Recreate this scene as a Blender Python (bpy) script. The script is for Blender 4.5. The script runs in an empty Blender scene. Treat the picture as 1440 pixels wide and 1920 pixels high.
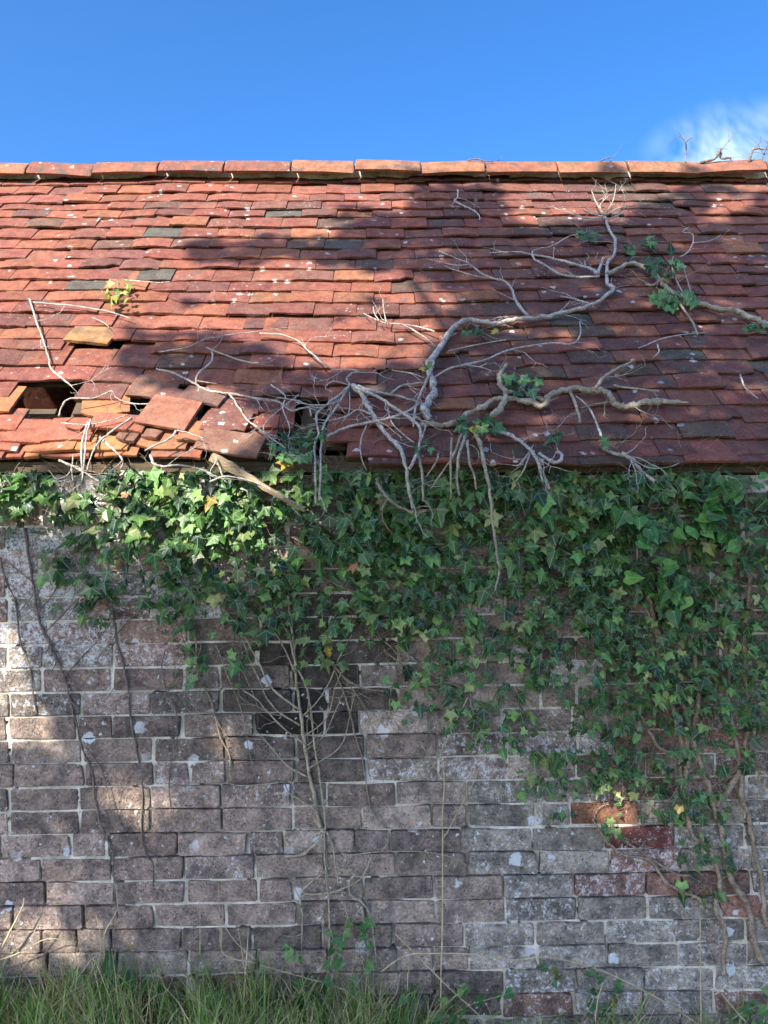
import bpy, math, random
import numpy as np
from mathutils import Vector, Matrix, noise

random.seed(7)
S = bpy.context.scene
COL = S.collection
rad = math.radians

# ------------------------------------------------------------------ camera, sky, sun, exposure
F, CX, CY = 1442.0, 720.0, 960.0          # focal length and centre of the photograph in its pixels
CAM = Vector((0.0, -2.43, 1.62))
cd = bpy.data.cameras.new('camera'); co = bpy.data.objects.new('camera', cd); COL.objects.link(co)
co.location = CAM; co.rotation_euler = (rad(90), 0, 0)
cd.sensor_fit = 'VERTICAL'; cd.sensor_height = 36.0; cd.lens = 36.0 * F / 1920.0
cd.clip_start = 0.05; cd.clip_end = 3000
S.camera = co

SUN_EL, SUN_AZ = rad(37), rad(33)          # azimuth measured from -Y (behind the viewer) towards -X
SUN = Vector((-math.sin(SUN_AZ) * math.cos(SUN_EL), -math.cos(SUN_AZ) * math.cos(SUN_EL), math.sin(SUN_EL)))
W = bpy.data.worlds.new('World'); S.world = W; W.use_nodes = True
wn, wl = W.node_tree.nodes, W.node_tree.links
wn.clear()
wout = wn.new('ShaderNodeOutputWorld'); wbg = wn.new('ShaderNodeBackground'); wl.new(wbg.outputs[0], wout.inputs[0])
sky = wn.new('ShaderNodeTexSky'); sky.sky_type = 'NISHITA'; sky.sun_disc = False
sky.sun_elevation = SUN_EL; sky.sun_rotation = math.pi + SUN_AZ
sky.altitude = 60; sky.air_density = 0.9; sky.dust_density = 3.5; sky.ozone_density = 8.5
wbg.inputs[1].default_value = 0.15
# a thin wisp of cloud low over the ridge on the right, with a few more round the sky
tc = wn.new('ShaderNodeTexCoord')
def wmath(op, a, b=None):
    n = wn.new('ShaderNodeMath'); n.operation = op
    for i, v in enumerate((a, b)):
        if v is None: continue
        if isinstance(v, (int, float)): n.inputs[i].default_value = v
        else: wl.new(v, n.inputs[i])
    return n.outputs[0]
cn = wn.new('ShaderNodeTexNoise'); cn.inputs['Scale'].default_value = 7; cn.inputs['Detail'].default_value = 4; cn.inputs['Roughness'].default_value = 0.62
cn.inputs['Distortion'].default_value = 0.6
wl.new(tc.outputs['Generated'], cn.inputs['Vector'])
cdir = Vector((640 / F, 1, 672 / F)).normalized()
vd = wn.new('ShaderNodeVectorMath'); vd.operation = 'SUBTRACT'; wl.new(tc.outputs['Generated'], vd.inputs[0]); vd.inputs[1].default_value = cdir
vs = wn.new('ShaderNodeVectorMath'); vs.operation = 'MULTIPLY'; wl.new(vd.outputs[0], vs.inputs[0]); vs.inputs[1].default_value = (9.5, 9.5, 18)
vl = wn.new('ShaderNodeVectorMath'); vl.operation = 'LENGTH'; wl.new(vs.outputs[0], vl.inputs[0])
blob = wmath('MAXIMUM', wmath('SUBTRACT', 1.0, vl.outputs['Value']), 0.0)
cm = wmath('MULTIPLY', wmath('POWER', blob, 1.5), wmath('MAXIMUM', wmath('SUBTRACT', wmath('MULTIPLY', cn.outputs['Fac'], 5.0), 1.75), 0.0))
cm = wmath('MINIMUM', cm, 0.36)
mx = wn.new('ShaderNodeMix'); mx.data_type = 'RGBA'
wl.new(cm, mx.inputs['Factor']); hs = wn.new('ShaderNodeHueSaturation'); hs.inputs['Saturation'].default_value = 1.16; wl.new(sky.outputs[0], hs.inputs['Color']); wl.new(hs.outputs[0], mx.inputs['A']); mx.inputs['B'].default_value = (5.6, 6.2, 6.6, 1)
wl.new(mx.outputs['Result'], wbg.inputs[0])

sd = bpy.data.lights.new('sun', 'SUN'); sd.energy = 4.8; sd.angle = rad(0.53); sd.color = (1.0, 0.91, 0.77)
so = bpy.data.objects.new('sun', sd); COL.objects.link(so); so.rotation_euler = SUN.to_track_quat('Z', 'Y').to_euler(); so.location = (-6, -8, 9)

S.view_settings.view_transform = 'Standard'; S.view_settings.look = 'None'
S.view_settings.gamma = 1.0; S.view_settings.exposure = 1.2; S.view_settings.use_curve_mapping = False
S.cycles.max_bounces = 5; S.cycles.diffuse_bounces = 3; S.cycles.transparent_max_bounces = 8

# ------------------------------------------------------------------ geometry of the place
YE, ZE = -0.085, 1.772                     # tails of the eaves tiles
YR, ZR = 1.29, 3.262                       # where the two slopes meet
RS = Vector((0, YR - YE, ZR - ZE)); RL = RS.length; RS.normalize()
RN = Vector((0, -RS.z, RS.y))
RE = Vector((0, YE, ZE))
def ray(px, py): return Vector(((px - CX) / F, 1.0, -(py - CY) / F))
def onroof(px, py, h=0.0):
    d = ray(px, py); o = RE + RN * h
    return CAM + d * ((o - CAM).dot(RN) / d.dot(RN))
def onplane(px, py, y): return CAM + ray(px, py) * (y - CAM.y)
def onwall(px, py, h=0.0): return onplane(px, py, -h)
def toroof(p): return p.x, (p - RE).dot(RS), (p - RE).dot(RN)
def roofpt(x, s, n=0.0): return Vector((x, 0, 0)) + RE + RS * s + RN * n
def topx(p):
    d = p - CAM
    return CX + F * d.x / d.y, CY - F * d.z / d.y
def fbm(v, o=4): return noise.fractal(Vector(v), 0.9, 2.0, o)
def inpoly(x, y, P):
    c = False; n = len(P); j = n - 1
    for i in range(n):
        xi, yi = P[i]; xj, yj = P[j]
        if (yi > y) != (yj > y) and x < (xj - xi) * (y - yi) / (yj - yi) + xi: c = not c
        j = i
    return c
def lerp(a, b, t): return a + (b - a) * t
def interp(x, xs, ys): return float(np.interp(x, xs, ys))

# ------------------------------------------------------------------ object helpers
def tag(o, label=None, cat=None, group=None, kind=None):
    if label: o['label'] = label
    if cat: o['category'] = cat
    if group: o['group'] = group
    if kind: o['kind'] = kind
    return o
def empty(name, loc, label=None, cat=None, group=None):
    o = bpy.data.objects.new(name, None); COL.objects.link(o); o.location = loc; o.empty_display_size = 0.1
    return tag(o, label, cat, group)
def link(name, me, parent=None, mat=None):
    o = bpy.data.objects.new(name, me); COL.objects.link(o)
    if mat and not me.materials: me.materials.append(mat)
    if parent: setparent(o, parent)
    return o
def wmat(o):
    m = o.matrix_basis.copy()
    if o.parent: m = wmat(o.parent) @ o.matrix_parent_inverse @ m
    return m
def setparent(o, parent):
    o.parent = parent; o.matrix_parent_inverse = wmat(parent).inverted()
class MB:
    def __init__(s): s.v = []; s.f = []; s.c = []; s.a = []
    def add(s, verts, faces, col=None, att=None):
        b = len(s.v); s.v.extend([tuple(v) for v in verts]); s.f.extend([tuple(i + b for i in f) for f in faces])
        if col is not None: s.c.extend([col] * len(verts))
        if att is not None: s.a.extend(att)
    def mesh(s, name, mat=None, smooth=False):
        me = bpy.data.meshes.new(name); me.from_pydata(s.v, [], s.f)
        if s.c:
            a = me.color_attributes.new('col', 'FLOAT_COLOR', 'POINT')
            a.data.foreach_set('color', np.array(s.c, dtype=np.float32).ravel())
        if s.a:
            a = me.attributes.new('vein', 'FLOAT', 'POINT'); a.data.foreach_set('value', np.array(s.a, dtype=np.float32))
        if mat: me.materials.append(mat)
        if smooth: me.polygons.foreach_set('use_smooth', [True] * len(me.polygons))
        me.update(); return me
    def build(s, name, mat, parent=None, smooth=False): return link(name, s.mesh(name, mat, smooth), parent)
def box(mb, x0, x1, y0, y1, z0, z1, col=None, M=None):
    v = [Vector((x, y, z)) for z in (z0, z1) for y in (y0, y1) for x in (x0, x1)]
    if M: v = [M @ p for p in v]
    mb.add(v, [(0, 2, 3, 1), (4, 5, 7, 6), (0, 1, 5, 4), (2, 6, 7, 3), (0, 4, 6, 2), (1, 3, 7, 5)], col)

# ------------------------------------------------------------------ materials
class NT:
    def __init__(s, name):
        s.m = bpy.data.materials.new(name); s.m.use_nodes = True; s.t = s.m.node_tree; s.n = s.t.nodes; s.l = s.t.links
        s.n.clear(); s.out = s.n.new('ShaderNodeOutputMaterial'); s.p = s.n.new('ShaderNodeBsdfPrincipled'); s.l.new(s.p.outputs[0], s.out.inputs[0])
        s.g = s.n.new('ShaderNodeNewGeometry').outputs['Position']
    def set(s, sock, v):
        if isinstance(v, (int, float)): sock.default_value = v
        elif isinstance(v, (tuple, list)): sock.default_value = v if len(v) == len(sock.default_value) else tuple(v) + (1,)
        else: s.l.new(v, sock)
    def node(s, typ, out=0, props=None, **kw):
        n = s.n.new(typ)
        for k, v in (props or {}).items(): setattr(n, k, v)
        for k, v in kw.items(): s.set(n.inputs[k.replace('_', ' ')], v)
        return n.outputs[out]
    def noise(s, scale, detail=4, rough=0.55, vec=None, dist=0.0, out='Fac'):
        return s.node('ShaderNodeTexNoise', out, Vector=vec or s.g, Scale=scale, Detail=detail, Roughness=rough, Distortion=dist)
    def vor(s, scale, vec=None, out='Distance', feature='F1', rnd=1.0):
        return s.node('ShaderNodeTexVoronoi', out, {'feature': feature}, Vector=vec or s.g, Scale=scale, Randomness=rnd)
    def math(s, op, a, b=0.0, clamp=False):
        n = s.n.new('ShaderNodeMath'); n.operation = op; n.use_clamp = clamp; s.set(n.inputs[0], a); s.set(n.inputs[1], b); return n.outputs[0]
    def ramp(s, v, a, b, lo=0.0, hi=1.0):
        n = s.n.new('ShaderNodeMapRange'); n.interpolation_type = 'SMOOTHSTEP'
        s.set(n.inputs[0], v); s.set(n.inputs[1], a); s.set(n.inputs[2], b); s.set(n.inputs[3], lo); s.set(n.inputs[4], hi); return n.outputs[0]
    def mix(s, f, a, b, mode='MIX'):
        n = s.n.new('ShaderNodeMix'); n.data_type = 'RGBA'; n.blend_type = mode; s.set(n.inputs['Factor'], f); s.set(n.inputs['A'], a); s.set(n.inputs['B'], b); return n.outputs['Result']
    def bump(s, h, strength, dist, prev=None):
        n = s.n.new('ShaderNodeBump'); s.set(n.inputs['Height'], h); n.inputs['Strength'].default_value = strength; n.inputs['Distance'].default_value = dist
        if prev is not None: s.l.new(prev, n.inputs['Normal'])
        return n.outputs[0]
    def color(s, src):
        """own colour of the piece: rgb and a fourth number"""
        if src == 'obj':
            n = s.n.new('ShaderNodeObjectInfo'); return n.outputs['Color'], n.outputs['Alpha']
        n = s.n.new('ShaderNodeVertexColor'); n.layer_name = 'col'; return n.outputs['Color'], n.outputs['Alpha']
    def done(s, col, rough=0.8, normal=None, spec=0.3):
        s.set(s.p.inputs['Base Color'], col); s.set(s.p.inputs['Roughness'], rough); s.p.inputs['Specular IOR Level'].default_value = spec
        if normal is not None: s.l.new(normal, s.p.inputs['Normal'])
        return s.m

def tile_material(name, src):
    m = NT(name); c, a = m.color(src)
    n1 = m.noise(24, 4, 0.65); n2 = m.noise(150, 3, 0.7); n3 = m.noise(5, 2)
    col = m.mix(1.0, c, m.node('ShaderNodeCombineColor', 0, None, Red=m.ramp(n1, 0.3, 0.7, 0.76, 1.2), Green=m.ramp(n1, 0.3, 0.7, 0.70, 1.28), Blue=m.ramp(n1, 0.3, 0.7, 0.74, 1.22)), 'MULTIPLY')
    film = m.math('MULTIPLY', m.ramp(m.noise(15, 4, 0.75), 0.48, 0.66), m.math('MULTIPLY', a, 0.9))
    col = m.mix(film, col, (0.095, 0.085, 0.075))
    col = m.mix(m.ramp(n2, 0.54, 0.68, 0, 0.5), col, (0.07, 0.042, 0.035))
    col = m.mix(m.ramp(n2, 0.44, 0.32, 0, 0.45), col, (0.40, 0.20, 0.125))
    sc = m.n.new('ShaderNodeVectorMath'); sc.operation = 'SCALE'; m.l.new(m.noise(60, 2, 0.6, out='Color'), sc.inputs[0]); sc.inputs['Scale'].default_value = 0.024
    wv = m.n.new('ShaderNodeVectorMath'); wv.operation = 'ADD'; m.l.new(m.g, wv.inputs[0]); m.l.new(sc.outputs[0], wv.inputs[1]); warp = wv.outputs[0]
    spot = m.math('MULTIPLY', m.ramp(m.vor(17, warp), 0.14, 0.20, 1, 0), m.ramp(m.noise(3.2, 2), 0.50, 0.58))
    spot2 = m.math('MULTIPLY', m.ramp(m.vor(44, warp), 0.08, 0.20, 1, 0), m.ramp(n3, 0.54, 0.66, 0, 0.8))
    sp = m.math('MULTIPLY', m.math('MAXIMUM', spot, spot2), m.ramp(n2, 0.3, 0.55, 0.25, 0.95))
    col = m.mix(sp, col, (0.56, 0.54, 0.52))
    h = m.math('ADD', m.math('MULTIPLY', n2, 0.35), n1)
    return m.done(col, 0.88, m.bump(h, 0.6, 0.006), 0.2)
def brick_material(name, src):
    m = NT(name); c, a = m.color(src)
    n1 = m.noise(18, 5, 0.68); n2 = m.noise(110, 4, 0.75); big = m.noise(2.3, 2)
    col = m.mix(1.0, c, m.node('ShaderNodeCombineColor', 0, None, Red=m.ramp(n1, 0.32, 0.66, 0.55, 1.5), Green=m.ramp(n1, 0.32, 0.66, 0.57, 1.46), Blue=m.ramp(n1, 0.32, 0.66, 0.6, 1.4)), 'MULTIPLY')
    col = m.mix(m.ramp(n2, 0.52, 0.64, 0, 0.8), col, m.mix(0.6, col, (0.03, 0.027, 0.026)))
    col = m.mix(m.math('MULTIPLY', m.ramp(n2, 0.46, 0.36, 0, 0.7), m.ramp(big, 0.3, 0.55, 0.3, 1)), col, m.mix(1.0, col, (1.75, 1.8, 1.8), 'MULTIPLY'))
    # salts and limewash: amount is the fourth number
    th = m.math('SUBTRACT', 0.70, m.math('MULTIPLY', a, 0.31))
    bn = m.math('ADD', m.math('MULTIPLY', m.noise(42, 6, 0.85), 0.8), m.math('MULTIPLY', n1, 0.2))
    bl = m.math('MULTIPLY', m.node('ShaderNodeMapRange', 0, None, Value=bn, From_Min=th, From_Max=m.math('ADD', th, 0.05)), m.ramp(n2, 0.48, 0.62, 1.0, 0.25))
    col = m.mix(bl, col, (0.74, 0.75, 0.77))
    col = m.mix(m.math('MULTIPLY', m.ramp(m.noise(7, 5, 0.75), 0.60, 0.70), 0.5), col, (0.34, 0.23, 0.08))
    pit = m.math('MULTIPLY', m.ramp(m.vor(120), 0.18, 0.30, 1, 0), m.ramp(m.noise(20, 2), 0.46, 0.58))
    col = m.mix(m.math('MULTIPLY', pit, 0.9), col, (0.02, 0.018, 0.017))
    sc = m.n.new('ShaderNodeVectorMath'); sc.operation = 'SCALE'; m.l.new(m.noise(45, 3, 0.6, out='Color'), sc.inputs[0]); sc.inputs['Scale'].default_value = 0.032
    wv = m.n.new('ShaderNodeVectorMath'); wv.operation = 'ADD'; m.l.new(m.g, wv.inputs[0]); m.l.new(sc.outputs[0], wv.inputs[1]); warp = wv.outputs[0]
    lic = m.math('MULTIPLY', m.ramp(m.vor(8.5, warp), 0.15, 0.18, 1, 0), m.ramp(m.noise(1.9, 1), 0.46, 0.51))
    lic2 = m.math('MULTIPLY', m.ramp(m.vor(38, warp), 0.13, 0.19, 1, 0), m.ramp(m.noise(4.6, 2), 0.52, 0.60))
    lic = m.math('MULTIPLY', m.math('MAXIMUM', lic, lic2), m.ramp(n2, 0.25, 0.5, 0.6, 1))
    col = m.mix(lic, col, (0.70, 0.74, 0.77))
    h = m.math('SUBTRACT', m.math('MULTIPLY', n1, 1.3), m.math('MULTIPLY', n2, 0.8))
    return m.done(col, 0.93, m.bump(h, 1.0, 0.011), 0.12)
def mortar_material():
    m = NT('old_lime_mortar'); n1 = m.noise(14, 6, 0.65); n2 = m.noise(130, 5, 0.7)
    col = m.mix(m.ramp(n1, 0.35, 0.65), (0.50, 0.46, 0.37), (0.80, 0.76, 0.66))
    col = m.mix(m.ramp(m.noise(5, 5, 0.7), 0.54, 0.70, 0, 0.7), col, (0.22, 0.20, 0.165))
    col = m.mix(m.ramp(n2, 0.55, 0.68, 0, 0.6), col, (0.18, 0.15, 0.12))
    return m.done(col, 0.95, m.bump(n2, 0.8, 0.005), 0.1)
def leaf_material(name, src, transl=0.15, rough=0.36):
    m = NT(name); c, a = m.color(src)
    v = m.n.new('ShaderNodeAttribute'); v.attribute_name = 'vein'
    col = m.mix(1.0, c, m.node('ShaderNodeCombineColor', 0, None, Red=m.ramp(m.noise(60, 3), 0.3, 0.7, 0.7, 1.35), Green=m.ramp(m.noise(60, 3), 0.3, 0.7, 0.8, 1.2), Blue=m.ramp(m.noise(60, 3), 0.3, 0.7, 0.8, 1.2)), 'MULTIPLY')
    col = m.mix(m.math('MULTIPLY', m.ramp(v.outputs['Fac'], 0.82, 0.96), 0.45), col, (0.34, 0.46, 0.26))
    m.done(col, m.ramp(m.noise(30, 2), 0.3, 0.7, rough - 0.08, rough + 0.16), m.bump(m.noise(45, 2), 0.35, 0.006), 0.45)
    tr = m.n.new('ShaderNodeBsdfTranslucent'); m.l.new(m.mix(1.0, col, (1.5, 1.6, 0.6), 'MULTIPLY'), tr.inputs[0])
    ms = m.n.new('ShaderNodeMixShader'); ms.inputs[0].default_value = transl; m.l.new(m.p.outputs[0], ms.inputs[1]); m.l.new(tr.outputs[0], ms.inputs[2]); m.l.new(ms.outputs[0], m.out.inputs[0])
    return m.m
def bark_material(name, a, b, c, scale=1.0):
    m = NT(name); n1 = m.noise(24 * scale, 5, 0.65); n2 = m.noise(150 * scale, 4, 0.7)
    col = m.mix(m.ramp(n1, 0.35, 0.65), a, b); col = m.mix(m.ramp(n2, 0.48, 0.62, 0, 0.8), col, c)
    col = m.mix(m.ramp(m.noise(45 * scale, 4, 0.7), 0.56, 0.66, 0, 0.6), col, c)
    return m.done(col, 0.88, m.bump(m.math('ADD', n1, m.math('MULTIPLY', n2, 0.6)), 0.9, 0.006), 0.15)
def plain_material(name, a, b, scale, rough=0.9, bump=0.4):
    m = NT(name); n1 = m.noise(scale, 6, 0.65)
    return m.done(m.mix(m.ramp(n1, 0.35, 0.65), a, b), rough, m.bump(n1, bump, 0.01), 0.2)
def wood_material(name, a, b, c):
    m = NT(name); mp = m.node('ShaderNodeMapping', 0, None, Vector=m.node('ShaderNodeTexCoord', 'Object'), Scale=(3, 60, 60))
    n1 = m.noise(3, 6, 0.7, vec=mp, dist=0.6); n2 = m.noise(9, 5, 0.7, vec=mp)
    col = m.mix(m.ramp(n1, 0.35, 0.65), a, b); col = m.mix(m.ramp(n2, 0.5, 0.66, 0, 0.8), col, c)
    return m.done(col, 0.85, m.bump(n2, 0.8, 0.004), 0.15)

M_TILE, M_TILE_A = tile_material('clay_tile', 'obj'), tile_material('clay_tile_mass', 'att')
M_BRICK, M_BRICK_A = brick_material('stock_brick', 'obj'), brick_material('stock_brick_mass', 'att')
M_MORTAR = mortar_material()
M_LEAF, M_LEAF_A = leaf_material('ivy_leaf', 'obj'), leaf_material('ivy_leaf_mass', 'att')
M_WEED, M_GRASS = leaf_material('weed_leaf', 'obj', 0.3, 0.5), leaf_material('grass_blade', 'att', 0.3, 0.55)
M_TREE = leaf_material('tree_leaf', 'att', 0.3, 0.5)
M_DEAD = bark_material('dead_ivy_wood', (0.42, 0.385, 0.34), (0.60, 0.56, 0.51), (0.17, 0.14, 0.115))
M_BARK = bark_material('living_ivy_bark', (0.28, 0.215, 0.155), (0.42, 0.34, 0.25), (0.13, 0.095, 0.07))
M_VINE = bark_material('bare_vine_bark', (0.16, 0.125, 0.11), (0.29, 0.24, 0.205), (0.08, 0.06, 0.055))
M_OLIVE = bark_material('sapling_bark', (0.34, 0.29, 0.205), (0.50, 0.44, 0.33), (0.18, 0.14, 0.10))
M_STRAW = plain_material('dry_straw', (0.42, 0.34, 0.19), (0.58, 0.49, 0.31), 40)
M_TRUNK = bark_material('tree_bark', (0.12, 0.10, 0.08), (0.2, 0.17, 0.13), (0.05, 0.04, 0.03), 0.3)
M_WOOD = wood_material('weathered_oak', (0.17, 0.115, 0.065), (0.29, 0.21, 0.125), (0.08, 0.05, 0.03))
M_PALEWOOD = wood_material('splintered_wood', (0.30, 0.22, 0.13), (0.45, 0.36, 0.24), (0.14, 0.09, 0.05))
M_DARKWOOD = wood_material('roof_timber', (0.10, 0.075, 0.05), (0.16, 0.12, 0.08), (0.05, 0.035, 0.025))

# ------------------------------------------------------------------ ground
def ground_z(x, y):
    b = 0.10 * min(1, max(0, (0.35 - x) / 1.2)) - 0.015
    near = math.exp(-((y + 0.1) / 1.6) ** 2)
    return b * near + 0.02 * fbm((x * 1.7, y * 1.7, 3)) * near
mb = MB()
gx = sorted(set([-900, -300, -100, -40, -15, -8, -5] + [round(-3.5 + 0.1 * i, 3) for i in range(71)] + [5, 8, 15, 40, 100, 300, 900]))
gy = sorted(set([-900, -300, -100, -40, -15, -8, -5] + [round(-3.5 + 0.1 * i, 3) for i in range(39)] + [1, 2, 4, 8, 15, 40, 100, 300, 900]))
mb.add([(x, y, ground_z(x, y)) for y in gy for x in gx], [(j * len(gx) + i, j * len(gx) + i + 1, (j + 1) * len(gx) + i + 1, (j + 1) * len(gx) + i) for j in range(len(gy) - 1) for i in range(len(gx) - 1)])
gm = NT('turf'); n1 = gm.noise(3, 6, 0.7); n2 = gm.noise(60, 4, 0.7)
tm = gm.done(gm.mix(gm.ramp(n2, 0.45, 0.65, 0, 0.7), gm.mix(gm.ramp(n1, 0.35, 0.65), (0.10, 0.12, 0.045), (0.19, 0.17, 0.085)), (0.17, 0.13, 0.08)), 0.95, gm.bump(n2, 0.8, 0.02), 0.1)
tag(mb.build('ground', tm, None, True), kind='structure')

# ------------------------------------------------------------------ the building: wall
shed = empty('brick_outbuilding', (0, 0.2, 0), 'old brick outbuilding with a sagging red clay tile roof, partly under ivy', 'building')
PXM = F / 2.43
SL = 0.016                                              # brick courses climb a little to the right
def course_y(k, px): return 1031.7 + 44.5 * k - SL * (px - 100)
X0, X1 = -2.3, 2.3
# mortar bed, an uneven surface standing behind the brick faces
def recess(x, z):
    px, py = CX + x * PXM, CY - (z - CAM.z) * PXM
    up = 1 / (1 + math.exp((py - 1480 + 0.10 * px) / 70.0))       # better pointing high on the left
    if px > 940: up = max(up, 0.55 * (1 / (1 + math.exp((py - 1640) / 50.0))))
    n = fbm((x * 3.2, z * 5.5, 1.3), 3); f = fbm((x * 22, z * 22, 7.7), 4)
    flush = 0.98 + 1.9 * n + 1.2 * (up - 0.5)
    d = lerp(0.020, 0.0038, min(1, max(0, flush)))
    return max(0.0030, d + 0.0030 * f) + (0.02 if f < -0.62 else 0)
mb = MB(); st = 0.008; nx, nz = int((X1 - X0) / st), int(1.86 / st)
mb.add([(X0 + i * st, recess(X0 + i * st, -0.12 + j * st), -0.12 + j * st) for j in range(nz + 1) for i in range(nx + 1)],
       [(j * (nx + 1) + i, j * (nx + 1) + i + 1, (j + 1) * (nx + 1) + i + 1, (j + 1) * (nx + 1) + i) for j in range(nz) for i in range(nx)])
wall = mb.build('wall', M_MORTAR, shed)
mb = MB(); box(mb, X0, X1, 0.055, 0.225, -0.2, 1.735); mb.build('wall_core', M_MORTAR, shed)

def brick_mesh(w, h, seed):
    rs = random.Random(seed); j = lambda a: rs.uniform(-a, a)
    r = 0.0045
    base = [(-w/2 + r, -h/2), (w * rs.uniform(-.25, .2), -h/2), (w/2 - r, -h/2), (w/2, -h/2 + r), (w/2, h/2 - r), (w/2 - r, h/2), (w * rs.uniform(-.25, .25), h/2), (-w/2 + r, h/2), (-w/2, h/2 - r), (-w/2, -h/2 + r)]
    out = [(x + j(0.0020), z + j(0.0017)) for x, z in base]
    if rs.random() < 0.6:                                  # a knocked-off corner
        q = rs.choice([0, 2, 5, 7]); k = rs.uniform(0.002, 0.006)
        for i in (q, q + 1 if q in (2, 7) else (q - 1) % 10): out[i] = (out[i][0] * (1 - k * 2 / w), out[i][1] * (1 - k / h))
    inn = [(x * (1 - 2 * (0.0016 + rs.random() * 0.0025) / w), z * (1 - 2 * (0.0014 + rs.random() * 0.0024) / h)) for x, z in out]
    m = MB(); v = [(x, j(0.0007), z) for x, z in inn] + [(x, 0.0025 + rs.random() * 0.002, z) for x, z in out] + [(x, 0.06, z) for x, z in out]
    f = [tuple(range(10))]
    for a in (0, 10):
        for i in range(10): k = (i + 1) % 10; f.append((a + i, a + 10 + i, a + 10 + k, a + k))
    m.add(v, f); return m.mesh('brick', M_BRICK)
STR = [brick_mesh(0.217, 0.0695, i) for i in range(12)]
HDR = [brick_mesh(0.104, 0.0695, 50 + i) for i in range(7)]
def mesh_into(mb, me, M, col):
    mb.add([M @ v.co for v in me.vertices], [tuple(p.vertices) for p in me.polygons], col)

def brick_colour(px, py, rs):
    """base colour of a brick and how much white salt it carries, after the stains of this wall"""
    n = fbm((px / 300, py / 220, 5), 3)
    br = [(0.125, 0.090, 0.082), (0.150, 0.110, 0.098), (0.105, 0.080, 0.076), (0.165, 0.125, 0.112)][rs.randrange(4)]
    al = 0.22 + 0.25 * rs.random()
    up = max(0, min(1, (1420 - py) / 250)) * max(0, min(1, (480 - px) / 130))
    if up > 0:
        br = tuple(lerp(a, b, up * 0.75) for a, b in zip(br, rs.choice([(0.19, 0.115, 0.11), (0.15, 0.125, 0.12), (0.20, 0.12, 0.115), (0.13, 0.12, 0.12)])))
        al = lerp(al, 0.50 + 0.34 * rs.random(), up)
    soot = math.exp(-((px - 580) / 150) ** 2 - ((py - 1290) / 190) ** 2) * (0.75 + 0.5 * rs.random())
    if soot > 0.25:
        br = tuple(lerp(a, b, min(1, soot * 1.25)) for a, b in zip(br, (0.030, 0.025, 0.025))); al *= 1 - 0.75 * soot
    if px > 900 and py > 1470:                           # grey lichened skin low on the right
        br = tuple(lerp(a, b, 0.65) for a, b in zip(br, (0.165, 0.155, 0.145))); al = 0.40 + 0.2 * rs.random()
    if 720 < px < 1140 and 1120 < py < 1480: al = 0.30 + 0.42 * rs.random(); br = tuple(a * 1.15 for a in br)
    if px > 1130 and 1300 < py < 1720 and rs.random() < 0.45: br = rs.choice([(0.135, 0.075, 0.068), (0.15, 0.08, 0.07), (0.115, 0.07, 0.065)]); al = 0.25 + 0.4 * rs.random()
    if px < 520 and 1440 < py < 1760: br = tuple(lerp(a, b, 0.5) for a, b in zip(br, (0.19, 0.125, 0.115))); al += 0.08
    if py > 1830 and rs.random() < 0.3: br = (0.105, 0.066, 0.058)
    k = (0.72 + 0.55 * rs.random() + 0.15 * n) * 2.0
    g_ = sum(br) / 3
    br = tuple(lerp(a, g_, 0.42 if br[0] < 1.65 * br[2] else 0.15) for a in br)
    return (br[0] * k * 1.04, br[1] * k * 1.0, br[2] * k * 0.90, max(0.0, min(1.0, al)))
rs = random.Random(11); far = MB(); SPECIAL = {(11, 1180): (0.26, 0.13, 0.085, 0.35), (12, 1225): (0.20, 0.075, 0.07, 0.5)}
for k in range(-5, 21):
    x = X0 + 0.02 - (0.112 if k % 2 else 0) - rs.uniform(0, 0.03); first = True
    while x < X1 - 0.05:
        hdr = rs.random() < 0.17 and not first; first = False
        w = (0.104 if hdr else 0.216) * rs.uniform(0.975, 1.02); jt = rs.uniform(0.005, 0.010)
        xc = x + w / 2; x += w + jt
        px = CX + xc * PXM; py = course_y(k, px) + 22.2
        zc = CAM.z - (py - CY) / PXM
        if zc < -0.09 or zc > 1.71 or xc - w/2 < X0 or xc + w/2 > X1: continue
        me = rs.choice(HDR if hdr else STR)
        M = Matrix.Translation((xc, max(-0.004, min(0.0010, rs.gauss(-0.0004, 0.0020))), zc + rs.gauss(0, 0.0012))) @ Matrix.Rotation(-SL + rs.gauss(0, 0.005), 4, 'Y') @ Matrix.Rotation(rs.gauss(0, 0.008), 4, 'Z') @ Matrix.Rotation(rs.gauss(0, 0.01), 4, 'X')
        M = M @ Matrix.Diagonal((w / (0.104 if hdr else 0.216), 1, rs.uniform(0.965, 1.015), 1))
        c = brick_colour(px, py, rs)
        for (kk, sx), sc in SPECIAL.items():
            if k == kk and abs(px - sx) < (35 if hdr else 62): c = sc
        if -75 < px < 1515 and py > 880:
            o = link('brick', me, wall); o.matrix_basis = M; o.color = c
        else: mesh_into(far, me, M, c)
tag(far.build('brickwork', M_BRICK_A, wall), kind='stuff')

# rest of the shell, so that the inside is dark
mb = MB(); box(mb, X0, X1, 2.44, 2.665, -0.2, 1.735); mb.build('rear_wall', M_MORTAR, shed)
for sx in (-1, 1):
    mb = MB(); xa, xb = (X0 - 0.0, X0 + 0.22) if sx < 0 else (X1 - 0.22, X1)
    v = []
    for xx in (xa, xb): v += [(xx, 0.228, -0.2), (xx, 2.437, -0.2), (xx, 2.437, 1.73), (xx, 1.29, 3.13), (xx, 0.228, 1.73)]
    mb.add(v, [(0, 1, 2, 3, 4), (9, 8, 7, 6, 5)] + [(i, i + 5, (i + 1) % 5 + 5, (i + 1) % 5) for i in range(5)])
    mb.build('gable_wall', M_MORTAR, shed)

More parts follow.
